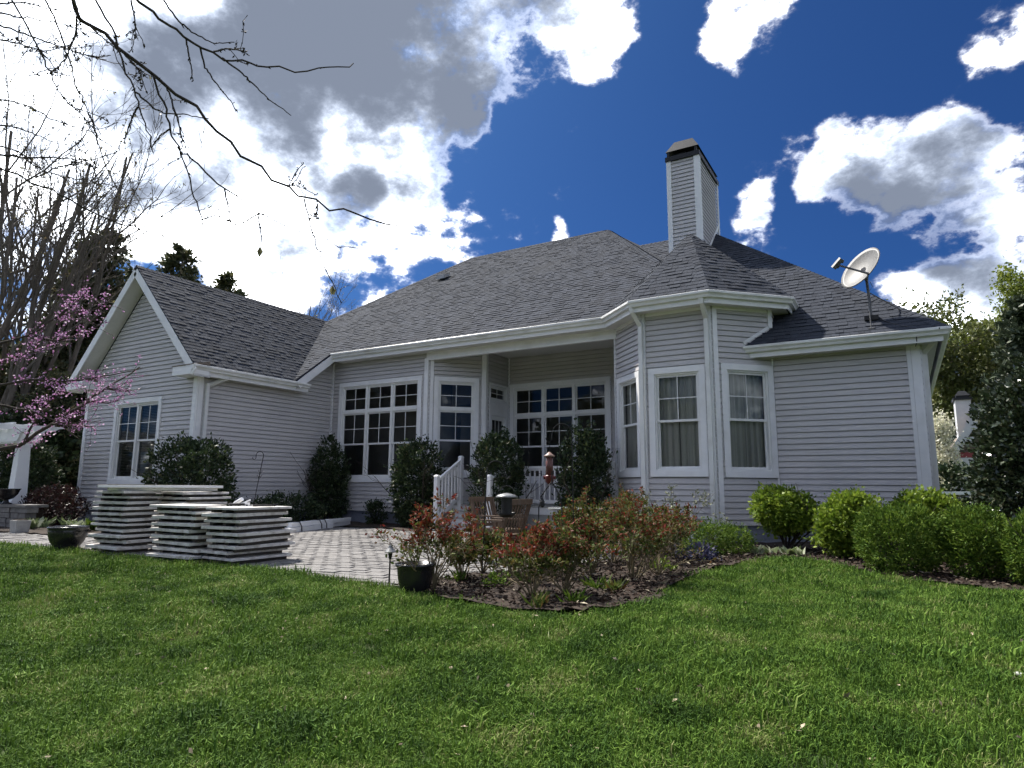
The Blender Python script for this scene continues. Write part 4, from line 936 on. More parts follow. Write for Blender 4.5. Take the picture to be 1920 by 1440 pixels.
c = onZ(36, 998, .03); b = MB(); b.hexa([(c[0]-.13, c[1]-.12, .02), (c[0]+.13, c[1]-.12, .02), (c[0]+.13, c[1]+.12, .02), (c[0]-.13, c[1]+.12, .02), (c[0]-.15, c[1]-.14, .28), (c[0]+.15, c[1]-.14, .28), (c[0]+.15, c[1]+.14, .28), (c[0]-.15, c[1]+.14, .28)]); o = b.build('block_planter', 'concrete'); tag(o, 'plain grey concrete block planter at the path edge', 'planter')
b = MB(); b.hexa([(c[0]-.11, c[1]-.10, .2805), (c[0]+.11, c[1]-.10, .2805), (c[0]+.11, c[1]+.10, .2805), (c[0]-.11, c[1]+.10, .2805), (c[0]-.1, c[1]-.09, .30), (c[0]+.1, c[1]-.09, .30), (c[0]+.1, c[1]+.09, .30), (c[0]-.1, c[1]+.09, .30)]); q = b.build('soil', 'soil', o)

# wooden garden chairs
def garden_chair(loc, rz, label):
    r = empty('garden_chair', loc, rz, label, 'chair', 'wooden garden chairs on the patio'); r.scale = (.9, .9, .9)
    # faces +x locally; back at x = -0.28
    def part(n_, fn): b = MB(); fn(b); b.build(n_, 'teak', r, local=True)
    for y in (-.30, .30):
        part('leg', lambda b: b.beam((-.26, y, 0), (-.24, y, .42), .055, .05)); part('leg', lambda b: b.beam((.27, y, 0), (.27, y, .62), .055, .055))
        part('back_post', lambda b: b.beam((-.24, y, .40), (-.40, y, .93), .045, .05)); part('armrest', lambda b: b.beam((-.30, y, .635), (.33, y, .635), .075, .03)); part('side_rail', lambda b: b.beam((-.25, y, .36), (.27, y, .36), .03, .07))
    part('top_rail', lambda b: b.beam((-.40, -.34, .92), (-.40, .34, .92), .045, .085)); part('lower_rail', lambda b: b.beam((-.265, -.29, .47), (-.265, .29, .47), .03, .06))
    for k in range(7): y = -.24+.08*k; part('slat', lambda b: b.beam((-.268, y, .48), (-.395, y, .89), .032, .016, up=(1, 0, .3)))
    for k in range(6): x = -.2+.09*k; part('seat_slat', lambda b: b.beam((x, -.32, .405), (x, .32, .405), .07, .02))
    part('front_rail', lambda b: b.beam((.27, -.28, .35), (.27, .28, .35), .03, .07)); part('rear_rail', lambda b: b.beam((-.25, -.28, .35), (-.25, .28, .35), .03, .07))
p1 = atd(903, 939, 10.8); p2 = atd(976, 945, 9.1)
garden_chair((p1[0]+.36, p1[1]-.05, .03), radians(-7), 'weathered wooden slat-back garden chair nearest the stair railing')
garden_chair((p2[0]-.36, p2[1], .03), radians(177), 'weathered wooden slat-back garden chair beside the patio table')
r = empty('patio_table', (-4.75, 10.0, .03), label='round dark metal patio table with glossy top beyond the chairs', cat='table')
b = MB(); b.lathe([(.01, .66), (.44, .66), (.46, .675), (.46, .69), (.44, .70), (.01, .702)], n=36); b.build('table_top', 'table_top', r, local=True)
for k in range(4):
    t = pi/4+k*pi/2; b = MB(); b.tube([(.34*cos(t), .34*sin(t), 0), (.22*cos(t), .22*sin(t), .4), (.3*cos(t), .3*sin(t), .66)], .014, 8); b.build('leg', 'black_metal', r, local=True)

# ------------------------------------------------------------------ shepherd hooks and feeders
def crook(base, h, arm, dirx, label, lean=(0, 0), scroll=False, name='shepherd_hook', group=None):
    r = empty(name, base, label=label, cat='shepherd hook', group=group); d = np.array([dirx[0], dirx[1], 0.]); d /= np.linalg.norm(d); L = np.array([lean[0], lean[1], 0.])
    top = np.array([0, 0, h])+L; b = MB(); b.tube([(0, 0, -.05), top*.5, top], .0075, 6); b.build('pole', 'black_metal', r, local=True)
    pts = [top + d*(arm/2)*(1-cos(t)) + np.array([0, 0, 1])*(arm*.55)*sin(t) for t in np.linspace(0, pi, 12)]; e = pts[-1]
    pts += [e+(0, 0, -.06), e+d*.03+np.array([0, 0, -.095]), e+d*.065+np.array([0, 0, -.07]), e+d*.075+np.array([0, 0, -.04])]
    b = MB(); b.tube(pts, .007, 6); b.build('hook', 'black_metal', r, local=True)
    if scroll:
        b = MB()
        for s_ in (-1, 1):
            for q in (0, 1): b.tube([top*(.80-.06*q)+d*s_*(.012+.055*t/6*(1.0 if q else .8))*abs(sin(t)) + np.array([0, 0, .012*t-.06]) for t in np.linspace(0, 6, 16)], .004, 5)
        b.build('scroll', 'black_metal', r, local=True)
    return np.array(base)+e+d*.03+np.array([0, 0, -.10])
cr = RGT*[1, 1, 0]
base = onZ(1077, 1078, .03); tip = crook(base, 1.68, .25, -cr, 'tall black shepherd hook carrying the red bird feeder', lean=(-.02, 0))
def red_feeder(p):
    r = empty('bird_feeder', p-np.array([0, 0, .50]), label='red tube bird feeder with pale dome cap hanging by the railing', cat='bird feeder')
    b = MB(); b.tube([(0, 0, .50), (0, 0, .36)], .003, 5); b.build('wire', 'black_metal', r, local=True)
    b = MB(); b.lathe([(.062, .325), (.070, .33), (.060, .345), (.03, .365), (.012, .385)], n=24); b.build('cap', 'copper', r, local=True, smooth=True)
    b = MB(); b.lathe([(.045, .325), (.045, .10)], n=24); b.build('tube', 'tube_plastic', r, local=True, smooth=True)
    b = MB(); b.lathe([(.05, .10), (.056, .08), (.05, .02), (.03, .0)], n=24); b.lathe([(.018, -.01), (.03, .01)], (0, 0, 0), 12); b.build('base', 'red_plastic', r, local=True, smooth=True)
    for k in range(4): t = k*pi/2+.4; b = MB(); b.tube([(.045*cos(t), .045*sin(t), .075), (.075*cos(t), .075*sin(t), .07)], [.02, .024], 10); b.build('port', 'red_plastic', r, local=True)
red_feeder(tip)
base = onZ(903, 1088, .03); tip = crook(base, 1.22, .20, cr, 'thin black shepherd hook carrying the hooded lantern feeder', lean=(.05, 0))
def hood_feeder(p):
    r = empty('hooded_feeder', p-np.array([0, 0, .42]), label='black lantern feeder with grey dish hood hanging before the porch shrubs', cat='bird feeder')
    b = MB(); b.tube([(0, 0, .42), (0, 0, .36)], .003, 5); b.tube([(.11*cos(t), 0, .25+.10*sin(t)) for t in np.linspace(0, pi, 12)], .004, 5); b.build('handle', 'black_metal', r, local=True)
    b = MB(); b.lathe([(.125, .215), (.128, .225), (.10, .245), (.04, .262), (.01, .268)], n=28); b.build('hood', 'pewter', r, local=True, smooth=True)
    b = MB(); b.lathe([(.062, .215), (.062, .04)], n=20); b.build('cage', 'black_metal', r, local=True); b = MB(); b.lathe([(.09, .04), (.10, .05), (.10, .03), (.07, .0), (.02, -.01)], n=24); b.build('tray', 'black_metal', r, local=True)
hood_feeder(tip)
base = onZ(1010, 1085, .03)
def double_hook(base):
    r = empty('hanger_stand', base, label='low black twin-arm hanger stand among the roses', cat='hanger stand'); d = RGT*[1, 1, 0]; d = d/np.linalg.norm(d)
    for s_ in (0, .27):
        b = MB(); q = d*s_; m_ = d*.155; b.tube([q+(0, 0, -.03), q+(0, 0, .80), q+(m_-q)*.25+np.array([0, 0, .95]), m_*.98+np.array([0, 0, 1.10]), m_+(0, 0, 1.22)], .008, 6); b.build('arm', 'black_metal', r, local=True)
    b = MB(); q = d*.06; b.tube([q+(0, 0, .96), q+d*-.04+np.array([0, 0, .93]), q+d*-.05+np.array([0, 0, .88]), q+(0, 0, .86)], .006, 6); b.lathe([(.008, .80), (.03, .82), (.028, .87), (.006, .92)], tuple(q+d*-.02), 10); b.build('pendant', 'black_metal', r, local=True)
    b = MB(); b.tube([(0, 0, .5), d*.27+np.array([0, 0, .5])], .005, 5); b.build('crossbar', 'black_metal', r, local=True)
double_hook(base)
base = onZ(464, 1001, .03); crook(base, 1.66, .16, -cr, 'leaning black shepherd hook with scrollwork before the grey wing wall', lean=(.22, .1), scroll=True)
# a pale stone on the lawn and an access pipe by the wall
c = onZ(1912, 1284, 0); c[2] = float(gz(c[1])); c = np.array(atd(1912, 1284, 3.75)); b = MB(); c[2] = float(gz(c[1])); b.lathe([(.01, .0), (.035, .006), (.04, .02), (.03, .035), (.01, .042)], tuple(c), 14); o = b.build('pebble', 'pebble', smooth=True); tag(o, 'small white pebble lying in the grass', 'stone')
b = MB(); b.tube([(-3.62, 12.9, 0), (-3.62, 12.9, .62)], .022, 10); b.tube([(-3.62, 12.9, .62), (-3.62, 12.9, .66)], .03, 10); o = b.build('standpipe', 'vinyl'); tag(o, 'thin white standpipe at the foot of the turret', 'pipe')

# ------------------------------------------------------------------ vegetation
def np_tubes(polys, rads, n=5):
    """polys (m,K,3), rads (m,K) -> V,F quads"""
    m_, K, _ = polys.shape; T = np.gradient(polys, axis=1); T = unit(T); ref = np.array([.37, .21, .9]); A = unit(np.cross(T, ref)); B = np.cross(T, A)
    t = np.arange(n)*2*pi/n; ring = A[:, :, None, :]*np.cos(t)[None, None, :, None]+B[:, :, None, :]*np.sin(t)[None, None, :, None]
    V = (polys[:, :, None, :]+ring*rads[:, :, None, None]).reshape(-1, 3)
    i, k, s_ = np.meshgrid(np.arange(m_), np.arange(K-1), np.arange(n), indexing='ij'); a = (i*K+k)*n+s_; b_ = (i*K+k)*n+(s_+1) % n
    F = np.stack([a, b_, b_+n, a+n], -1).reshape(-1, 4); return V, F
def merge(parts):
    Vs, Fs, o = [], [], 0
    for V, F in parts: Vs.append(V); Fs.append(F+o); o += len(V)
    return np.concatenate(Vs), np.concatenate(Fs)
def grow(P, D, L, R, K, wig, trop):
    """polylines from points P along D; trop = vertical tendency"""
    n = len(P); out = np.zeros((n, K, 3)); out[:, 0] = P; d = unit(D); st = (L/(K-1))[:, None]
    for k in range(1, K):
        d = unit(d + rng.normal(size=(n, 3))*wig + np.array([0, 0, trop])); out[:, k] = out[:, k-1]+d*st
    return out
def skeleton(base, dirs, length, radius, levels, K=6, wig=.10, trop=.04):
    """levels: list of (children, length ratio, spread, tmin, trop); returns list of (polys, rads)"""
    n = len(dirs); P = np.tile(np.asarray(base, float), (n, 1)) if np.ndim(base) == 1 else np.asarray(base, float); L = np.full(n, length)*rng.uniform(.8, 1.1, n) if np.ndim(length) == 0 else length
    R = np.full(n, radius)*rng.uniform(.75, 1.1, n); out = []
    poly = grow(P, np.asarray(dirs, float), L, R, K, wig, trop); rads = R[:, None]*np.linspace(1, .35, K)[None, :]; out.append((poly, rads))
    for (c, lr, sp, tmin, tr) in levels:
        m_ = len(poly); par = np.repeat(np.arange(m_), c); t = rng.uniform(tmin, .98, len(par))*(poly.shape[1]-1); i0 = np.clip(t.astype(int), 0, poly.shape[1]-2); f_ = (t-i0)[:, None]
        P = poly[par, i0]*(1-f_)+poly[par, i0+1]*f_; pd = unit(poly[par, i0+1]-poly[par, i0]); D = unit(pd+rng.normal(size=pd.shape)*sp)
        pl = np.linalg.norm(np.diff(poly, axis=1), axis=2).sum(1)[par]; L = pl*lr*rng.uniform(.6, 1.15, len(par)); R = rads[par, i0]*.55
        k2 = max(4, K-2); poly = grow(P, D, L, R, k2, wig*1.4, tr); rads = R[:, None]*np.linspace(1, .3, k2)[None, :]; out.append((poly, rads))
    return out
def wood(sk, name, material, parent, minr=.004, sides=(7, 5, 4, 3, 3, 3)):
    V, F = merge([np_tubes(p, np.maximum(r, minr), sides[min(i, 5)]) for i, (p, r) in enumerate(sk)]); return np_mesh(name, V, F, material, parent, smooth=True)
def along(sk_level, n):
    p = sk_level[0]; i = rng.integers(0, len(p), n); t = rng.uniform(.15, 1, n)*(p.shape[1]-1); k = np.clip(t.astype(int), 0, p.shape[1]-2); f_ = (t-k)[:, None]
    return p[i, k]*(1-f_)+p[i, k+1]*f_, unit(p[i, k+1]-p[i, k])
def lobes(n=9): return unit(rng.normal(size=(n, 3))), rng.uniform(-.14, .2, n)
def blob_points(n, rad, shape=2.0, fill=.35, lob=None):
    """points in a lumpy rounded body around the origin; shape>2 boxier"""
    D = unit(rng.normal(size=(n, 3))); a = np.abs(D); q = (a**shape).sum(1)**(1/shape); S = D/q[:, None]
    ld, la = lob if lob else lobes(); bump = 1+(np.clip(D @ ld.T, 0, 1)**6) @ la
    r = np.where(rng.random(n) < fill, rng.uniform(.35, .95, n), rng.uniform(.90, 1.04, n)); out = unit(S/np.array(rad))
    return S*np.array(rad)*(r*bump)[:, None], D
def shrub(name, c, rad, n, size, material, label, cat, group=None, shape=2.0, zc=None, stems=5, width=.55, lift=.25, fill=.35, stem_mat='dark_bark', top_bias=None):
    r = empty(name, (c[0], c[1], 0), label=label, cat=cat, group=group); zc = rad[2]*.98 if zc is None else zc
    lob = (unit(rng.normal(size=(16, 3))), rng.uniform(-.13, .15, 16)); per = 22; nc = max(20, n//per)
    Pc, Dc = blob_points(nc, rad, shape, fill, lob); sh = rng.random(nc) < .06; Pc[sh] *= rng.uniform(1.05, 1.16, sh.sum())[:, None]
    sg = size*rng.uniform(.5, 1.0, nc); i = np.repeat(np.arange(nc), per); P = Pc[i]+rng.normal(size=(len(i), 3))*sg[i][:, None]; D = Dc[i]
    P = P+np.array([c[0], c[1], zc]); P[:, 2] = np.maximum(P[:, 2], .05)
    cd = unit(rng.normal(size=(nc, 3))); ax = unit(D*.9+cd[i]*.5+rng.normal(size=D.shape)*.6+np.array([0, 0, lift])); V, F = leaves(P, ax, size, width); np_mesh('foliage', V, F, material, r)
    dirs = unit(np.column_stack([rng.normal(size=stems)*.4, rng.normal(size=stems)*.4, np.ones(stems)]))
    sk = skeleton(np.array([c[0], c[1], .0]), dirs, zc+rad[2]*.6, .022, [(6, .45, .6, .3, .05)], K=6, wig=.12); wood(sk, 'stem', stem_mat, r)
    return r
# evergreen columns and hedges against the house
GE = 'clipped evergreens along the house wall'
shrub('columnar_evergreen', (-14.15, 13.45), (.50, .42, 1.10), 8000, .075, 'leaf_dark', 'dark columnar evergreen in the inner corner between wing and main wall', 'shrub', GE, shape=2.6, zc=1.1)
shrub('columnar_evergreen', (-10.75, 13.15), (.52, .46, 1.09), 8000, .085, 'leaf_dark', 'dark columnar evergreen between the big window and the stair railing', 'shrub', GE, shape=2.8, zc=1.10)
shrub('columnar_evergreen', (-8.30, 13.25), (.52, .44, 1.12), 10000, .08, 'leaf_dark', 'broad dark evergreen before the porch behind the lantern feeder', 'shrub', GE, shape=3.0, zc=1.12)
shrub('columnar_evergreen', (-6.08, 13.30), (.48, .42, 1.12), 9000, .08, 'leaf_dark', 'dark evergreen between the porch railing and the turret', 'shrub', GE, shape=3.0, zc=1.12)
shrub('clipped_hedge', (-13.75, 8.95), (.98, .55, 1.02), 12000, .085, 'leaf_dark', 'broad clipped hedge at the front corner of the grey wing', 'hedge', shape=3.6, zc=1.03)
shrub('low_evergreen', (-13.9, 11.9), (.55, .9, .42), 4500, .07, 'leaf_dark', 'low spreading dark evergreen against the wing side wall', 'shrub', zc=.36)
shrub('low_evergreen', (-13.3, 10.6), (.5, .6, .36), 3000, .07, 'leaf_dark', 'low dark evergreen behind the cluttered stack', 'shrub', zc=.32)
shrub('small_evergreen', (-12.35, 13.5), (.27, .24, .34), 1600, .06, 'leaf_dark', 'small rounded evergreen below the big three-part window', 'shrub', zc=.33)
shrub('side_shrub', (-20.9, 8.6), (1.15, .6, 1.1), 9000, .10, 'leaf_dark', 'tall loose dark shrub at the left end of the gable wall', 'shrub', zc=1.15)
shrub('maroon_shrub', (-18.3, 8.3), (.95, .5, .5), 5000, .07, 'leaf_maroon', 'low dark maroon shrub between stone wall and panel stack', 'shrub', zc=.48)
# bushes by the right wall
GB = 'rounded bushes before the right wall'
shrub('round_bush', (-1.80, 12.05), (.45, .44, .34), 8500, .06, 'leaf_bright', 'bright round bush with bare stems beside the turret', 'shrub', GB, zc=.68, stems=9, width=.7, fill=.25)
shrub('round_bush', (-.74, 11.25), (.40, .40, .41), 9000, .06, 'leaf_bright', 'upright yellow-green bush between the stemmed bush and the clipped yew', 'shrub', GB, zc=.56, stems=8, width=.7, fill=.3)
shrub('round_bush', (.24, 12.2), (.50, .42, .42), 8500, .06, 'leaf_bright', 'bright bush against the right house corner behind the yews', 'shrub', GB, zc=.62, stems=7, width=.7)
shrub('clipped_yew', (-.10, 9.85), (.45, .42, .40), 15000, .046, 'leaf_yew', 'broad dense clipped yew at the lawn edge', 'shrub', GB, shape=2.5, zc=.43, width=.35, lift=.5)
shrub('clipped_yew', (.70, 9.70), (.31, .36, .40), 12000, .046, 'leaf_yew', 'dense clipped yew between the broad yew and the holly', 'shrub', GB, shape=2.4, zc=.44, width=.35, lift=.5)
shrub('clipped_yew', (1.22, 9.25), (.28, .34, .38), 10000, .046, 'leaf_yew', 'pale tipped yew in front of the holly', 'shrub', GB, shape=2.3, zc=.43, width=.35, lift=.5)
shrub('holly_hedge', (2.72, 12.3), (1.50, 1.1, 1.36), 80000, .075, 'leaf_holly', 'tall glossy dark holly beside the right house corner', 'holly', shape=4.5, zc=1.36, width=.62, fill=.2)
shrub('spreading_juniper', (-2.75, 10.9), (.60, .5, .27), 5500, .055, 'leaf_yew', 'low spreading green juniper below the turret window', 'shrub', zc=.24, width=.3)
shrub('blue_perennial', onZ(1303, 1056), (.26, .2, .13), 700, .06, 'leaf_blue', 'low blue-violet flowering clump beside the juniper', 'plant', zc=.12, width=.3, stems=3)
shrub('mounded_plant', onZ(1243, 1076), (.13, .13, .075), 600, .035, 'leaf_bright', 'tiny yellow-green mound at the bed edge', 'plant', zc=.08, stems=2)
shrub('mounded_plant', onZ(930, 1105), (.14, .12, .07), 450, .04, 'leaf_yew', 'tiny green mound below the red roses', 'plant', zc=.07, stems=2)
def bare_shrub(c, h, label, mt='leaf_grey', n=700):
    r = empty('sparse_shrub', (c[0], c[1], 0), label=label, cat='shrub'); dirs = unit(np.column_stack([rng.normal(size=5)*.45, rng.normal(size=5)*.3, np.ones(5)]))
    sk = skeleton(np.array([c[0], c[1], 0.]), dirs, h*.75, .012, [(4, .5, .5, .4, .05), (4, .5, .5, .4, .03)], wig=.15); wood(sk, 'stem', 'twig', r, .002)
    P, D = along(sk[-1], n); P = P+rng.normal(size=P.shape)*.015; V, F = leaves(P, D+rng.normal(size=D.shape)*.7, .05, .5); np_mesh('foliage', V, F, mt, r)
bare_shrub((-3.75, 12.2), 1.18, 'sparse grey-green shrub before the turret siding')
# roses
ROSES = [(812, 1112, 975, 'r', .24), (905, 1078, 1004, 'g', .24), (960, 1092, 1022, 'r', .22), (1000, 1128, 1012, 'r', .25), (1062, 1122, 1006, 'm', .24), (1110, 1090, 985, 'm', .26), (1188, 1095, 975, 'm', .27),
         (1150, 1062, 958, 'm', .34), (1232, 1060, 960, 'm', .30), (1085, 1062, 962, 'g', .32), (1012, 1070, 1006, 'g', .24), (1268, 1052, 968, 'm', .26), (1040, 1092, 1012, 'g', .22), (1190, 1040, 945, 'g', .40), (1120, 1045, 948, 'g', .36), (1235, 1085, 985, 'm', .25), (868, 1095, 1012, 'm', .2)]
ROSE_L = ['rose bush with a flat crown of dark red young leaves beside the black pot', 'green-topped rose bush before the first garden chair', 'dark red rose bush before the slatted chair back', 'leggy red-tipped rose at the front of the bed', 'leggy rose with red and green tips in the middle of the bed front',
          'bronze-leaved rose near the crook pole', 'bare-stemmed bronze rose at the right front of the bed', 'dense bronze rose near the porch evergreen', 'bronze rose below the turret side window', 'green rose beside the crook pole', 'green rose beside the hanger stand', 'twiggy dark rose beside the juniper', 'green rose behind the leggy roses', 'tall orange-green rose against the turret', 'tall green rose before the last porch evergreen', 'twiggy bronze rose by the bed edge', 'small mixed rose behind the red crown']
def rose(c, h, w, kind, label, name='rose_bush', z0=0., n=1500, canes=7):
    r = empty(name, (c[0], c[1], z0), label=label, cat='rose bush', group='rose bushes in the front bed'); dirs = unit(np.column_stack([rng.normal(size=canes)*w/h*1.1, rng.normal(size=canes)*w/h*1.1, np.ones(canes)]))
    sk = skeleton(np.array([c[0], c[1], z0+.01]), dirs, h*.78, .010, [(5, .48, .55, .3, .06), (4, .42, .6, .35, .04)], wig=.13); wood(sk, 'stem', 'rose_stem', r, .0024)
    P, D = along(sk[-1], n); keep = P[:, 2] > z0+h*rng.uniform(.3, .85, n); P, D = P[keep], D[keep]; P = P+rng.normal(size=P.shape)*.022
    ax = D+rng.normal(size=D.shape)*.9; hi = P[:, 2] > z0+h*(.62 if kind != 'g' else .85); pr = {'r': .8, 'm': .38, 'g': .22}[kind]; red = hi & (rng.random(len(P)) < pr)
    V, F = leaves(P[~red], ax[~red], .042, .6); np_mesh('foliage', V, F, 'leaf_rosegreen', r); V, F = leaves(P[red], ax[red], .046, .45); np_mesh('young_leaves', V, F, 'leaf_red', r)
for (x, y, yt, kd, w), lb in zip(ROSES, ROSE_L):
    c = onZ(x, y); d = (c-EYE) @ FWD; rose(c, (y-yt)*d/FPX*1.16, w, kd, lb, n={'r': 3000, 'm': 2800, 'g': 3600}[kd], canes=10)
rose((POT_C[0], POT_C[1]), .30, .12, 'r', 'small red rose growing in the black flower pot', 'potted_rose', .26, n=260, canes=4)
def strap_plant(c, n, h, mt, label, name='strappy_plant', cat='plant', group=None, w=.14):
    r = empty(name, (c[0], c[1], 0), label=label, cat=cat, group=group); a = rng.uniform(0, 2*pi, n); D = np.column_stack([np.cos(a)*.8, np.sin(a)*.8, rng.uniform(.5, 1.5, n)]); P = np.column_stack([np.full(n, c[0]), np.full(n, c[1]), np.full(n, .03)])+rng.normal(size=(n, 3))*[.03, .03, 0]
    V, F = leaves(P, D, h, w); np_mesh('leaf_blades', V, F, mt, r)
for k, (x, y) in enumerate(((860, 1098), (985, 1100), (1120, 1112), (1150, 1118), (1075, 1140), (1010, 1148))): strap_plant(onZ(x, y), 40, .16, 'leaf_rosegreen' if k % 2 else 'leaf_yew', 'small leafy perennial under the roses', group='small perennials under the roses')
for k, (x, y) in enumerate(((1422, 1046), (1445, 1045), (1474, 1046), (1500, 1048))): strap_plant(onZ(x, y), 14, .17, 'hosta', 'pale broad-leaved perennial in the bed below the round bush', 'broadleaf_plant', group='pale perennials by the right wall', w=.45)
for k in range(12): strap_plant((-15.4-rnd.uniform(0, 3.6), 7.2+rnd.uniform(0, .7)), 30, .26, 'hosta' if k % 3 else 'leaf_yew', 'leafy hosta-like perennial in the bed beyond the path', 'broadleaf_plant', group='perennials beyond the path', w=.4)

# trees --------------------------------------------------------------
def foot(px, py, dep): p = atd(px, py, dep); return np.array([p[0], p[1], 0.]), p[2]
def bare_tree(px, py, dep, label, trunks=5, spread=.22, r=.14, mt='bark', lv=None, buds=0, group='bare trees left of the house', name='bare_tree'):
    c, h = foot(px, py, dep); R = empty(name, c, label=label, cat='tree', group=group); a = rng.uniform(0, 2*pi, trunks); dirs = np.column_stack([np.cos(a)*spread, np.sin(a)*spread, np.ones(trunks)])
    base = np.column_stack([c[0]+np.cos(a)*.25, c[1]+np.sin(a)*.25, np.zeros(trunks)]) if trunks > 1 else c[None, :]
    sk = skeleton(base, dirs, h*.98, r, lv or [(7, .40, .38, .3, .10), (5, .45, .5, .25, .08), (4, .5, .5, .2, .05)], K=9, wig=.075, trop=.03)
    wood(sk[:1], 'trunk', mt, R); wood(sk[1:], 'crown', 'twig', R, .008 if dep > 15 else .004)
    if buds: P, D = along(sk[-1], buds); V, F = leaves(P, D+rng.normal(size=D.shape)*.8, .12, .6); np_mesh('buds', V, F, 'leaf_buds', R)['kind'] = 'stuff'
bare_tree(22, 290, 25, 'multi-trunked bare tree rising behind the pergola', 6, .2, .15, buds=500)
bare_tree(95, 300, 28, 'slender multi-trunked bare tree between the pergola and the conifers', 6, .16, .12, buds=600)
bare_tree(-60, 250, 24, 'spreading bare tree at the far side of the pergola', 5, .25, .15, buds=400)
bare_tree(165, 400, 36, 'thin bare tree standing among the conifers', 4, .18, .11, buds=300)
bare_tree(565, 548, 62, 'distant bare tree showing over the wing ridge', 3, .22, .16, buds=900)
bare_tree(608, 575, 66, 'small distant bare tree beside the valley of the roof', 3, .2, .14, buds=600)
def conifer(px, py, dep, w, label, n=9000, mt='leaf_conifer', z0=.08, size=.42, group='dark conifers behind the wing', jag=1.):
    c, h = foot(px, py, dep); R = empty('conifer_tree', c, label=label, cat='tree', group=group)
    sk = [(np.stack([c+np.array([0, 0, t]) for t in np.linspace(0, h*.97, 8)])[None], (.022*h*np.linspace(1, .1, 8))[None])]
    nb = 120; t = np.sort(rng.uniform(z0, .985, nb)); a = rng.uniform(0, 2*pi, nb); ln = w*((1-t)**.58)*rng.uniform(.55, 1.15, nb)+.15; D = np.column_stack([np.cos(a), np.sin(a), rng.uniform(-.05, .35, nb)])
    pol = grow(np.column_stack([np.full(nb, c[0]), np.full(nb, c[1]), t*h]), D, ln, None, 5, .1*jag, .05); sk.append((pol, (.014*ln[:, None])*np.linspace(1, .3, 5)[None]))
    wood(sk[:1], 'trunk', 'bark', R); wood(sk[1:], 'branches', 'dark_bark', R, .012)
    n = int(n*2.4); i = rng.choice(nb, n, p=ln/ln.sum()); tt = rng.uniform(.15, 1, n)**.7*4; k = np.clip(tt.astype(int), 0, 3); f_ = (tt-k)[:, None]; P = pol[i, k]*(1-f_)+pol[i, k+1]*f_; P = P+rng.normal(size=P.shape)*(.16*ln[i])[:, None]*[1, 1, .55]
    V, F = leaves(P, D[i]*.7+rng.normal(size=P.shape)*.8+[0, 0, .3], size*.62*dep/32, .42); np_mesh('crown', V, F, mt, R)
conifer(200, 425, 31, 2.9, 'tall dark conifer rising behind the gable peak', 12000)
conifer(135, 520, 30, 2.6, 'dark conifer between the bare trees and the tall conifer', 9000)
conifer(255, 500, 36, 2.4, 'dark conifer hidden behind the gable roof edge', 6000)
conifer(345, 462, 38, 3.2, 'broad conifer showing over the wing roof', 8000)
conifer(432, 510, 44, 2.8, 'small pointed conifer showing over the wing ridge', 6000)
conifer(392, 540, 42, 1.8, 'small conifer beside the pointed one', 3000)
conifer(60, 640, 27, 2.8, 'low dark conifer behind the bare trunks', 8000)
conifer(-20, 600, 30, 3.0, 'dark conifer at the far side of the bare trees', 8000)
conifer(110, 700, 24, 1.9, 'short dense conifer beside the pergola', 7000, size=.34)
def leafy(px, py, dep, w, label, mt, n=9000, size=.4, group='spring trees beyond the right wall', trunks=1, r=.2, clump=.6, zlow=.25):
    c, h = foot(px, py, dep); R = empty('leafy_tree', c, label=label, cat='tree', group=group); dirs = np.column_stack([rng.normal(size=trunks)*.1, rng.normal(size=trunks)*.1, np.ones(trunks)])
    sk = skeleton(c[None, :].repeat(trunks, 0), dirs, h*.92, r, [(22, .26*w, .8, zlow, .06), (6, .5, .6, .2, .04)], K=9, wig=.05, trop=.03); wood(sk[:1], 'trunk', 'bark', R); wood(sk[1:], 'branches', 'twig', R, .02)
    P, D = along(sk[-1], n); P = P+rng.normal(size=P.shape)*clump; V, F = leaves(P, D+rng.normal(size=D.shape)*.9, size, .6); np_mesh('crown', V, F, mt, R)
leafy(1790, 560, 68, 1.0, 'tall airy tree with pale opening buds beyond the neighbour house', 'leaf_olive', 8000, .42, clump=.55)
leafy(1832, 570, 70, .9, 'tall thin pale tree beside the airy tree', 'leaf_olive', 5000, .42, clump=.5)
leafy(1852, 598, 74, 1.1, 'bright spring-green tree behind the neighbour chimney', 'leaf_spring', 14000, .36, clump=.5, zlow=.2)
leafy(1772, 660, 74, 1.2, 'olive-green tree beside the house corner', 'leaf_olive', 12000, .36, clump=.6, zlow=.1)
leafy(1757, 705, 72, 1.1, 'low dense green tree behind the white flowering tree', 'leaf_olive', 12000, .32, clump=.6, zlow=.06)
leafy(1815, 690, 76, 1.2, 'mid-green tree behind the neighbour roof', 'leaf_spring', 9000, .34, clump=.6, zlow=.1)
leafy(1880, 640, 66, 1.2, 'olive tree between the bright tree and the pine', 'leaf_olive', 9000, .38, clump=.6, zlow=.1)
leafy(1700, 640, 75, 1.2, 'olive tree mostly hidden by the right roof', 'leaf_olive', 7000, .42, clump=.7, zlow=.1)
leafy(1960, 600, 60, 1.2, 'green tree beyond the pine', 'leaf_olive', 7000, .4, clump=.7, zlow=.1)
conifer(1915, 560, 58, 4.6, 'tall dark pine behind the holly', 11000, 'leaf_pine', .25, .5, 'pines beyond the right wall', 2.)
conifer(1985, 590, 62, 4.6, 'dark pine at the far side of the tall pine', 8000, 'leaf_pine', .25, .5, 'pines beyond the right wall', 2.)
leafy(1757, 795, 44, .5, 'white flowering tree beside the house corner', 'petal_white', 4500, .2, 'flowering trees', clump=.35, r=.1, zlow=.15)
shrub('dark_hedge', (2.6, 40.), (2.6, 1.2, 1.05), 7000, .22, 'leaf_dark', 'dark hedge in front of the neighbour house', 'hedge', shape=4, zc=1.05)
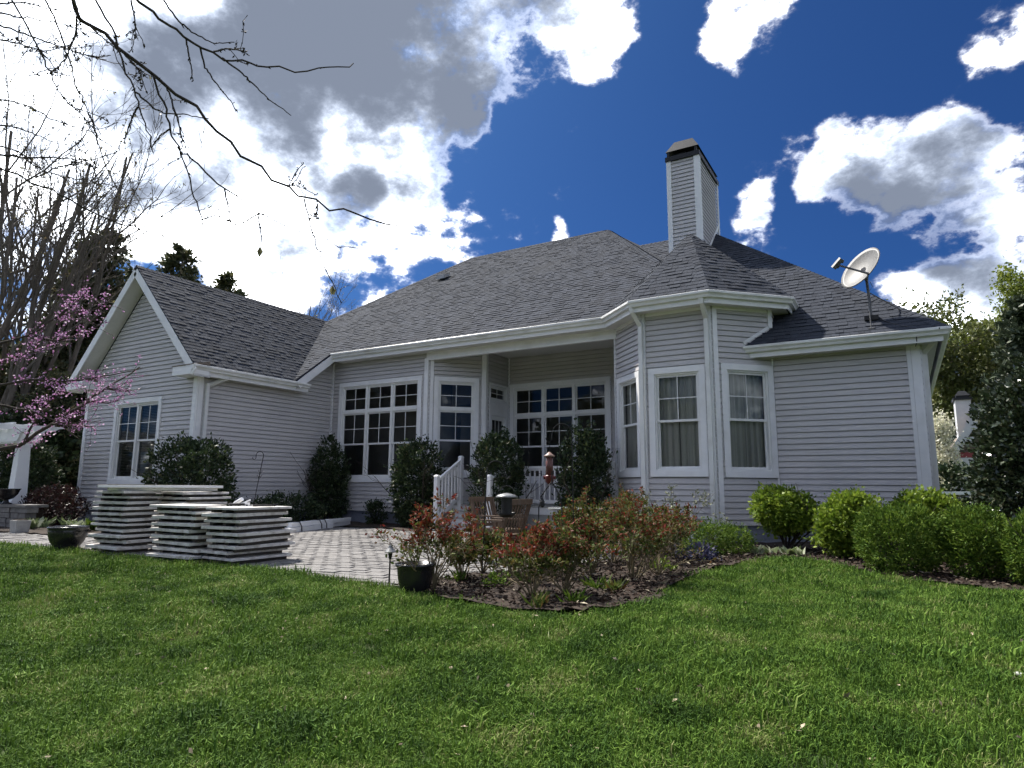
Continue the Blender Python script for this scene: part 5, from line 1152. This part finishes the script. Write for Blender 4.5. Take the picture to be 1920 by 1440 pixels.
b = MB(); b.beam((.9, 30, .95), (3.6, 30, .98), .08, .12); r_ = b.build('rail_fence', 'white_wood'); tag(r_, 'low white rail fence beyond the right bushes', 'fence')
for x in (1.0, 2.2, 3.5): b = MB(); b.box(x-.06, x+.06, 29.94, 30.06, 0, 1.0); b.build('post', 'white_wood', r_)
# thicket behind the left garden, beyond the pergola
for k, (x, y, rr, hh) in enumerate(((-27, 11, 2.2, 1.8), (-31, 14, 2.6, 2.4), (-25.5, 16, 1.8, 2.0), (-35, 12, 3, 2.6), (-29, 18.5, 2.5, 2.8), (-24, 21, 2.2, 2.4))): shrub('thicket_shrub', (x, y), (rr, rr*.8, hh), 6000, .24, 'leaf_dark', 'dark rounded thicket shrub under the conifers', 'shrub', 'thicket under the conifers', zc=hh*.9)

def reflect_tree(x, y, h, mt, label):  # unseen tree row added behind the camera so the windows reflect something dark
    c = np.array([x, y, float(gz(y))]); R = empty('woodland_tree', c, label=label, cat='tree', group='added trees behind the camera for window reflections')
    sk = skeleton(c[None, :], np.array([[0, 0, 1.]]), h*.92, .2, [(20, .3, .8, .15, .06), (5, .5, .6, .2, .04)], K=9, wig=.05, trop=.03); wood(sk[:1], 'trunk', 'bark', R); wood(sk[1:], 'branches', 'twig', R, .02)
    P, D = along(sk[-1], 3500); P = P+rng.normal(size=P.shape)*.7; V, F = leaves(P, D+rng.normal(size=D.shape)*.9, .75, .6); np_mesh('crown', V, F, mt, R)
for k in range(11): reflect_tree(-34+k*5.4+rnd.uniform(-1, 1), -37+rnd.uniform(-4, 3), rnd.uniform(7.5, 10), 'leaf_conifer' if k % 2 else 'leaf_dark', 'added dark tree behind the camera, unseen, for window reflections')
# flowering redbud, trunk just outside the frame on the left
def traced(lines, dep0, dep1, r0, r1, K=14):
    out = []
    for ln in lines:
        w_ = ln[2] if len(ln) > 2 else 1.; pts = ln[0]; d0, d1 = ln[1]
        q = np.array([atd(x, y, d0+(d1-d0)*i/(len(pts)-1)) for i, (x, y) in enumerate(pts)]); s_ = np.linspace(0, len(q)-1, K); k = np.clip(s_.astype(int), 0, len(q)-2); f_ = (s_-k)[:, None]; P = q[k]*(1-f_)+q[k+1]*f_
        P[1:-1] += rng.normal(size=(K-2, 3))*.006*np.linalg.norm(q[-1]-q[0]); out.append((P, np.linspace(r0, r1, K)*w_))
    return np.array([p for p, _ in out]), np.array([r for _, r in out])
def redbud():
    lines = [([(-20, 845), (45, 832), (95, 795), (140, 768), (200, 728), (262, 688)], (10.2, 10.8), 1.7), ([(-30, 755), (60, 772), (120, 795), (190, 788)], (10, 10.6)), ([(-30, 650), (60, 628), (110, 592), (170, 580), (222, 556)], (10, 11)), ([(-30, 722), (70, 712), (140, 716), (200, 704), (268, 690)], (9.6, 10.4)),
             ([(45, 832), (72, 775), (110, 730), (152, 705)], (10.3, 10.6)), ([(140, 768), (170, 752), (200, 756), (225, 750)], (10.4, 10.7)), ([(95, 795), (130, 800), (180, 800)], (10.4, 10.6)), ([(110, 592), (140, 570), (165, 545)], (10.4, 10.6)), ([(60, 628), (100, 640), (150, 630), (200, 600)], (10.2, 10.7)), ([(-30, 690), (40, 665), (90, 650)], (10, 10.3)), ([(200, 728), (220, 732), (240, 728)], (10.6, 10.8))]
    P, Rr = traced(lines, 0, 0, .022, .006)
    tr = np.array(atd(-220, 1000, 10)); tr[2] = 0; r = empty('redbud_tree', tr, label='pink flowering redbud reaching in front of the pergola and gable', cat='tree')
    tk = np.array([tr, tr+(.05, 0, .7), tr+(.15, .05, 1.3), tr+(.3, .1, 1.75)]); b = MB(); b.tube(tk, [.09, .08, .07, .05], 8)
    for i in (0, 1, 2, 3, 9): b.tube([tk[-1], (tk[-1]+P[i][0])/2+(0, 0, .08), P[i][0]], [.045, .03, .022], 6)
    b.build('trunk', 'dark_bark', r, smooth=True)
    V, F = np_tubes(P, Rr, 5); np_mesh('branches', V, F, 'dark_bark', r, smooth=True)
    n = 150; i = rng.integers(0, len(P), n); k = rng.integers(2, 13, n); tw = grow(P[i, k], unit(P[i, k+1]-P[i, k])+rng.normal(size=(n, 3))*.55, rng.uniform(.1, .45, n), None, 4, .25, .02); V, F = np_tubes(tw, np.full((n, 4), .004), 3); np_mesh('twigs', V, F, 'dark_bark', r)['kind'] = 'stuff'
    wt = np.array([1.3, .7, 1.5, 1.8, 1.6, .6, .5, .7, 1.2, .5, .4]); 
    m_ = 2700; i = rng.choice(len(P), m_, p=wt/wt.sum()); t = rng.beta(2.0, 1.6, m_)*12; k = t.astype(int); f_ = (t-k)[:, None]; Q = P[i, k]*(1-f_)+P[i, k+1]*f_; cl = rng.normal(size=(len(P), 14, 3))*.05; Q = Q+cl[i, k]+rng.normal(size=Q.shape)*.038
    gate = (np.sin(i*7.3+k*2.1) > .0); Q = Q[gate]; j = rng.integers(0, n, 1500); Q = np.concatenate([Q, tw[j, rng.integers(0, 4, 1500)]+rng.normal(size=(1500, 3))*.02]); V, F = leaves(Q, rng.normal(size=Q.shape), .032, .8); np_mesh('blossom', V, F, 'petal_pink', r)
redbud()
# overhanging bare limbs of a tree standing left of the camera
def overhang():
    c = lambda pts: [(x*.4167, y*.4167) for x, y in pts]
    L_ = [(c([(320, -40), (360, 80), (530, 195), (690, 340), (840, 470), (960, 575), (1060, 680), (1200, 790), (1310, 850), (1430, 915), (1560, 950), (1660, 990), (1790, 1015)]), (3.3, 4.1), 2.0), (c([(690, 340), (740, 470), (765, 580), (800, 660), (850, 780), (880, 900), (905, 990), (910, 1050)]), (3.55, 3.8), 1.2),
          (c([(800, 660), (870, 720), (970, 810), (1100, 910), (1200, 970), (1350, 1040), (1500, 1095), (1670, 1135)]), (3.65, 4.2), 1.1), (c([(1370, 895), (1385, 970), (1410, 1060), (1440, 1150), (1490, 1270), (1540, 1365)]), (3.9, 4.0), 1.0), (c([(420, -30), (480, 90), (540, 220), (570, 330), (610, 430), (640, 520), (670, 600), (690, 690)]), (3.3, 3.5), 1.2),
          (c([(590, -30), (700, 70), (800, 140), (900, 210), (1020, 270), (1110, 280), (1210, 305), (1380, 318), (1500, 300), (1590, 285)]), (3.3, 4.0), 1.4), (c([(1000, 260), (1090, 330), (1140, 380), (1200, 440), (1310, 520)]), (3.6, 3.8)), (c([(720, -20), (800, 90), (870, 150), (960, 195), (1055, 190)]), (3.4, 3.7)), (c([(900, 210), (920, 300), (960, 360), (1020, 430), (1070, 505)]), (3.55, 3.7)), (c([(835, 170), (850, 250), (862, 310), (870, 365)]), (3.5, 3.55)),
          (c([(610, 415), (680, 480), (740, 510), (830, 515), (940, 535)]), (3.4, 3.6)), (c([(620, 480), (590, 540), (570, 600), (558, 645)]), (3.4, 3.45)), (c([(1165, 960), (1165, 1000), (1175, 1060), (1180, 1115)]), (3.8, 3.85)), (c([(1165, 960), (1100, 1000), (1030, 1020)]), (3.8, 3.85)), (c([(1010, 850), (1030, 940), (1040, 1075)]), (3.75, 3.8)), (c([(905, 990), (960, 970), (1055, 1000)]), (3.8, 3.85)), (c([(765, 580), (720, 610), (680, 665)]), (3.6, 3.6)),
          (c([(-40, 735), (150, 820), (300, 890), (440, 970), (550, 1005), (660, 1040), (760, 1070), (910, 1082)]), (4.0, 4.6), 1.3), (c([(-40, 690), (100, 710), (250, 710), (390, 720)]), (3.9, 4.2), 1.5), (c([(40, -20), (140, 150), (210, 290), (250, 400), (300, 460), (380, 520), (440, 605)]), (3.2, 3.5)), (c([(190, -20), (270, 130), (310, 260), (340, 380), (390, 490), (430, 600)]), (3.2, 3.4)), (c([(350, 40), (340, 150), (300, 260), (230, 330)]), (3.3, 3.4)),
          (c([(-40, 55), (120, 80), (250, 100), (440, 155)]), (3.6, 3.9)), (c([(-40, 95), (180, 180), (340, 235), (480, 270)]), (3.6, 3.9)), (c([(-40, 170), (100, 200), (200, 230), (330, 200)]), (3.6, 3.9)), (c([(-40, 20), (100, 10), (230, 40), (380, 60)]), (3.6, 3.9)), (c([(-40, 440), (120, 470), (250, 540), (440, 605)]), (3.8, 4.1)), (c([(-40, 560), (60, 570), (150, 600), (240, 640)]), (3.8, 4.1), 1.2), (c([(-40, 640), (100, 690), (200, 780), (330, 800), (470, 825), (600, 858)]), (4.0, 4.4)), (c([(160, 800), (260, 750), (400, 720), (505, 690)]), (4, 4.2)), (c([(540, 220), (600, 290), (630, 315)]), (3.5, 3.5)), (c([(1430, 915), (1425, 965)]), (3.95, 3.95)), (c([(750, 390), (790, 500), (815, 600), (822, 690)]), (3.6, 3.6)), (c([(360, 80), (440, 150), (500, 200), (530, 225)]), (3.35, 3.4)), (c([(1290, 840), (1320, 828)]), (3.9, 3.9)), (c([(960, 235), (1020, 218), (1110, 232)]), (3.6, 3.65)), (c([(590, 0), (605, 80), (610, 165)]), (3.4, 3.4))]
    P, Rr = traced(L_, 0, 0, .0053, .0024, 24)
    tr = np.array((-4.9, .75, float(gz(.75)))); r = empty('overhanging_tree', tr, label='bare budding tree limbs hanging across the sky above the wing', cat='tree')
    tk = np.array([tr, tr+(.05, .05, 1.4), tr+(.1, .1, 3.0), tr+(.2, .2, 4.6)]); b = MB(); b.tube(tk, [.11, .09, .075, .05], 9)
    hub = atd(-60, -330, 3.3); b.tube([tk[-1], (tk[-1]+hub)/2+(0, 0, .15), hub], [.045, .03, .018], 7)
    for i in (0, 4, 5, 7, 19, 20, 21): b.tube([hub, (hub+P[i][0])/2+(0, 0, .12), P[i][0]], [.015, .009, .0075 if i == 0 else .004], 6)
    for i in (17, 18, 22, 23, 24, 25, 26, 27, 28): b.tube([tk[2], (atd(-170, 200, 4.0)+P[i][0])/2*[1, 1, 1], P[i][0]], [.02, .008, .004], 5)
    b.build('trunk', 'bark', r, smooth=True)
    V, F = np_tubes(P, Rr, 6); np_mesh('limbs', V, F, 'dark_bark', r, smooth=True)
    lw = np.array([len(l[0]) for l in L_], float); n = 130; i = rng.choice(np.arange(17, len(P)), n); k = rng.integers(4, 23, n); tw = grow(P[i, k], unit(P[i, k+1]-P[i, k])+rng.normal(size=(n, 3))*.6, rng.uniform(.05, .22, n), None, 5, .25, 0.); V, F = np_tubes(tw, np.full((n, 5), .0022), 4); np_mesh('twigs', V, F, 'dark_bark', r)['kind'] = 'stuff'
    m_ = 420; i = rng.integers(0, len(P), m_); k = rng.integers(3, 23, m_); Q = P[i, k]; D = unit(P[i, k+1]-P[i, k])+rng.normal(size=(m_, 3))*.5; j = rng.integers(0, n, 900); Q = np.concatenate([Q, tw[j, rng.integers(1, 5, 900)]]); D = np.concatenate([D, rng.normal(size=(900, 3))]); V, F = leaves(Q, D, .02, .45); np_mesh('buds', V, F, 'dark_bark', r)['kind'] = 'stuff'
    q = np.array([atd(1495*.4167, 1285*.4167, 4.0), atd(1170*.4167, 1105*.4167, 3.85)]); V, F = leaves(np.repeat(q, 2, 0), np.array([[0, 0, -1.], [.2, .1, -1], [0, 0, -1], [-.3, 0, -1]]), .055, .5); np_mesh('young_leaf', V, F, 'leaf_buds', r)
overhang()

# ------------------------------------------------------------------ neighbour house beyond the right corner
def neighbour():
    r = empty('neighbour_house', (5, 60, 0), label='distant neighbour house with brown roof, white gable truss and chimney', cat='house'); Y = 58.
    pk = np.array(onY(1840, 766, Y)); el = np.array(onY(1784, 852, Y)); s_ = (pk[2]-el[2])/(pk[0]-el[0])
    def B(n_, mt, fn): b = MB(); fn(b); return b.build(n_, mt, r)
    xr = 2*pk[0]-el[0]
    B('wall', 'cedar', lambda b: b.add([(el[0]+.5, Y+.5, 0), (xr-.5, Y+.5, 0), (xr-.5, Y+.5, el[2]+.3), (pk[0], Y+.5, pk[2]-.2), (el[0]+.5, Y+.5, el[2]+.3), (el[0]+.5, Y+14, 0), (el[0]+.5, Y+14, el[2]+.3)], [(0, 1, 2, 3, 4), (0, 4, 6, 5)]))
    B('roof', 'brown_roof', lambda b: (b.hexa([(el[0], Y, el[2]), (pk[0], Y, pk[2]), (pk[0], Y+14, pk[2]), (el[0], Y+14, el[2]), (el[0], Y, el[2]+.25), (pk[0], Y, pk[2]+.25), (pk[0], Y+14, pk[2]+.25), (el[0], Y+14, el[2]+.25)]), b.hexa([(pk[0], Y, pk[2]), (xr, Y, el[2]), (xr, Y+14, el[2]), (pk[0], Y+14, pk[2]), (pk[0], Y, pk[2]+.25), (xr, Y, el[2]+.25), (xr, Y+14, el[2]+.25), (pk[0], Y+14, pk[2]+.25)])))
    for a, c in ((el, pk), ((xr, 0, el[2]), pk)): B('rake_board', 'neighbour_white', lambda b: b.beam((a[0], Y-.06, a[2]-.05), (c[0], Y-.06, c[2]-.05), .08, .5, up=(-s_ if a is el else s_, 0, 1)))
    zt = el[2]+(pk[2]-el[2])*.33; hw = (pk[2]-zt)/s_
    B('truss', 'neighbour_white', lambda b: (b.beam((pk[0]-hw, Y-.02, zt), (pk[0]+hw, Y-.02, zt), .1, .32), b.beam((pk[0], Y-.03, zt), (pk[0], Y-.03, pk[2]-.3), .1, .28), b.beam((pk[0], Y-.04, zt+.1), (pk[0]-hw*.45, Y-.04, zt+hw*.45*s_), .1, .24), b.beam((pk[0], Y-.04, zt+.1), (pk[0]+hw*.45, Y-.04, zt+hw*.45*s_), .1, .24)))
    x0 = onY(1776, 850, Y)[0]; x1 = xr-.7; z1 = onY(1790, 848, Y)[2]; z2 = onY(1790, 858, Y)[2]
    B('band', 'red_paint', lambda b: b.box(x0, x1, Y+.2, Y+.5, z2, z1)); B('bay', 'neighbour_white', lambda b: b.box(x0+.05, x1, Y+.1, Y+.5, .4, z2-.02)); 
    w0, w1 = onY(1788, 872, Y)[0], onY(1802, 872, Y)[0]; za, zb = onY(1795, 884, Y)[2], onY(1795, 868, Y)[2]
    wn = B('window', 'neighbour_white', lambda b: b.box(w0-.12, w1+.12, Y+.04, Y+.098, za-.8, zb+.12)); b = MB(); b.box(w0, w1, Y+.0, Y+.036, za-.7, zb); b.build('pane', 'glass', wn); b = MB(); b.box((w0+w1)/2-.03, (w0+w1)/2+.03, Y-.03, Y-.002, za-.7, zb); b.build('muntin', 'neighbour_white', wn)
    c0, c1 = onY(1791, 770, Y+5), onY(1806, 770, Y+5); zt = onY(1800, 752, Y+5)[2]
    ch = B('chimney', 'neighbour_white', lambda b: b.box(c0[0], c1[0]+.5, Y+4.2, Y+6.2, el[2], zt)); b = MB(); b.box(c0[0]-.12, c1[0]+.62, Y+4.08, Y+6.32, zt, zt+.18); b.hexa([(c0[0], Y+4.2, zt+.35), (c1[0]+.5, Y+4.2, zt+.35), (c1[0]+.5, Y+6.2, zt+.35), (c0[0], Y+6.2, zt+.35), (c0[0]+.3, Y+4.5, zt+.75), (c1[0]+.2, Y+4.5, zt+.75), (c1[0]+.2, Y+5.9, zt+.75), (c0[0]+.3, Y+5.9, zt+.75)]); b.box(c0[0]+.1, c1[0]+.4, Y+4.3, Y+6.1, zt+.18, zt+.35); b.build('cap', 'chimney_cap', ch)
neighbour()

# ------------------------------------------------------------------ lawn grass
def grass():
    tc = bpy.data.collections.new('grass_tufts')
    for k in range(10):
        n = 34; R = .075; P = np.column_stack([rng.normal(size=n)*R*.55, rng.normal(size=n)*R*.55, np.zeros(n)]); a = rng.uniform(0, 2*pi, n); lean = rng.uniform(.1, .95, n); h = rng.uniform(.02, .052, n)*(1+.25*(k % 3 == 0)); w = rng.uniform(.0016, .0032, n)
        d = np.column_stack([np.cos(a), np.sin(a), np.zeros(n)]); sd = np.column_stack([-np.sin(a), np.cos(a), np.zeros(n)])*w[:, None]; up = np.array([0, 0, 1.])
        m1 = P+d*(lean*h*.25)[:, None]+up*(h*.6)[:, None]; m2 = P+d*(lean*h*.85)[:, None]+up*(h*(1-.35*lean))[:, None]
        V = np.stack([P-sd, P+sd, m1+sd*.8, m1-sd*.8, m2], 1).reshape(-1, 3); i = np.arange(n)*5; me = bpy.data.meshes.new('tuft'); F = []
        for q in i: F += [(q, q+1, q+2, q+3), (q+3, q+2, q+4)]
        me.from_pydata([tuple(v) for v in V], [], [tuple(int(x) for x in f) for f in F]); me.materials.append(MATS['grass']); o = bpy.data.objects.new('tuft', me); tc.objects.link(o)
    # points by distance bands, inside the view wedge widened a little
    pts = []
    for (d0, d1, dens, sc) in ((1.2, 3.2, 900, .95), (3.2, 5.0, 620, 1.05), (5.0, 8.0, 380, 1.2), (8.0, 14., 190, 1.45), (14., 30., 26, 2.4)):
        A = (d1**2-d0**2)/2*radians(100); n = int(A*dens); rr = np.sqrt(rng.uniform(d0**2, d1**2, n)); th = radians(-31)+rng.uniform(-radians(52), radians(48), n); p = np.column_stack([np.sin(th)*rr, np.cos(th)*rr]); s_ = sc*rng.uniform(.7, 1.3, n); pts.append(np.column_stack([p, s_]))
    P = np.concatenate(pts); xy = P[:, :2]; keep = ~in_poly(xy, PATIO) & ~in_poly(xy, BED) & ~((xy[:, 1] > 13) & (xy[:, 0] > -20) & (xy[:, 0] < .6)) & ~((xy[:, 0] < -14) & (xy[:, 1] > 6.6)); P = P[keep]; xy = P[:, :2]
    patch = np.sin(xy[:, 0]*2.1+np.sin(xy[:, 1]*1.7)*1.3)*np.sin(xy[:, 1]*2.7+xy[:, 0]*.6); P[:, 2] *= (1+.22*patch)*np.where(rng.random(len(P)) < .05, 1.5, 1.)
    V = np.column_stack([xy, gz(xy[:, 1])]).astype(np.float32); me = bpy.data.meshes.new('lawn_grass'); me.vertices.add(len(V)); me.vertices.foreach_set('co', V.ravel())
    at = me.attributes.new('sc', 'FLOAT', 'POINT'); at.data.foreach_set('value', P[:, 2].astype(np.float32)); at = me.attributes.new('rz', 'FLOAT', 'POINT'); at.data.foreach_set('value', rng.uniform(0, 6.28, len(P)).astype(np.float32)); at = me.attributes.new('ix', 'INT', 'POINT'); at.data.foreach_set('value', rng.integers(0, 10, len(P)).astype(np.int32)); me.update()
    o = bpy.data.objects.new('lawn_grass', me); COL.objects.link(o); tag(o, 'short mown green lawn in front of the house', 'grass', kind='stuff')
    ng = bpy.data.node_groups.new('scatter_grass', 'GeometryNodeTree'); ng.interface.new_socket('Geometry', in_out='INPUT', socket_type='NodeSocketGeometry'); ng.interface.new_socket('Geometry', in_out='OUTPUT', socket_type='NodeSocketGeometry')
    N, L = ng.nodes, ng.links; gi = N.new('NodeGroupInput'); go = N.new('NodeGroupOutput'); ip = N.new('GeometryNodeInstanceOnPoints'); ci = N.new('GeometryNodeCollectionInfo'); ci.inputs['Collection'].default_value = tc; ci.inputs['Separate Children'].default_value = True; ci.inputs['Reset Children'].default_value = True
    def na(nm, ty): n_ = N.new('GeometryNodeInputNamedAttribute'); n_.data_type = ty; n_.inputs['Name'].default_value = nm; return n_.outputs['Attribute']
    L.new(gi.outputs[0], ip.inputs['Points']); L.new(ci.outputs[0], ip.inputs['Instance']); ip.inputs['Pick Instance'].default_value = True; L.new(na('ix', 'INT'), ip.inputs['Instance Index'])
    cx_ = N.new('ShaderNodeCombineXYZ'); L.new(na('rz', 'FLOAT'), cx_.inputs['Z']); er = N.new('FunctionNodeEulerToRotation'); L.new(cx_.outputs[0], er.inputs[0]); L.new(er.outputs[0], ip.inputs['Rotation']); L.new(na('sc', 'FLOAT'), ip.inputs['Scale']); L.new(ip.outputs[0], go.inputs[0])
    md = o.modifiers.new('scatter', 'NODES'); md.node_group = ng
    # longer pale blades and weeds, fallen leaves
    n = 1500; rr = np.sqrt(rng.uniform(1.4**2, 10**2, n)); th = radians(-31)+rng.uniform(-radians(45), radians(45), n); xy = np.column_stack([np.sin(th)*rr, np.cos(th)*rr]); xy = xy[~in_poly(xy, PATIO) & ~in_poly(xy, BED)]; n = len(xy); Q = np.column_stack([xy, gz(xy[:, 1])+.02]); D = rng.normal(size=(n, 3)); D[:, 2] = np.abs(D[:, 2])*.6+.15
    V, F = leaves(Q, D, .075, .045); o = np_mesh('long_blades', V, F, 'leaf_spring'); tag(o, 'stray long pale grass blades in the lawn', 'grass', kind='stuff')
    k = 620; Q = Q[:k]+[0, 0, .016]; D = rng.normal(size=(k, 3)); D[:, 2] *= .4; V, F = leaves(Q, D, .04, .45); o = np_mesh('fallen_leaves', V, F, 'dead_leaf'); tag(o, 'small dry tan leaves scattered over the lawn', 'leaves', kind='stuff')
    ne = 2600; u = rng.integers(0, len(PATIO)-17, ne)+1; e = np.array(PATIO[:8]); i = rng.integers(0, 7, ne); t = rng.random(ne)[:, None]; Q = e[i]*(1-t)+e[i+1]*t+rng.normal(size=(ne, 2))*[.06, .03]-[0, .03]; Q = Q[Q[:, 0] > -14]; Q3 = np.column_stack([Q, np.full(len(Q), .0)]); D = rng.normal(size=Q3.shape)*[.6, .6, .3]+[0, 0, .8]; V, F = leaves(Q3, D, .085, .06); o = np_mesh('edge_grass', V, F, 'leaf_yew'); tag(o, 'ragged grass fringe along the patio edge', 'grass', kind='stuff')
grass()
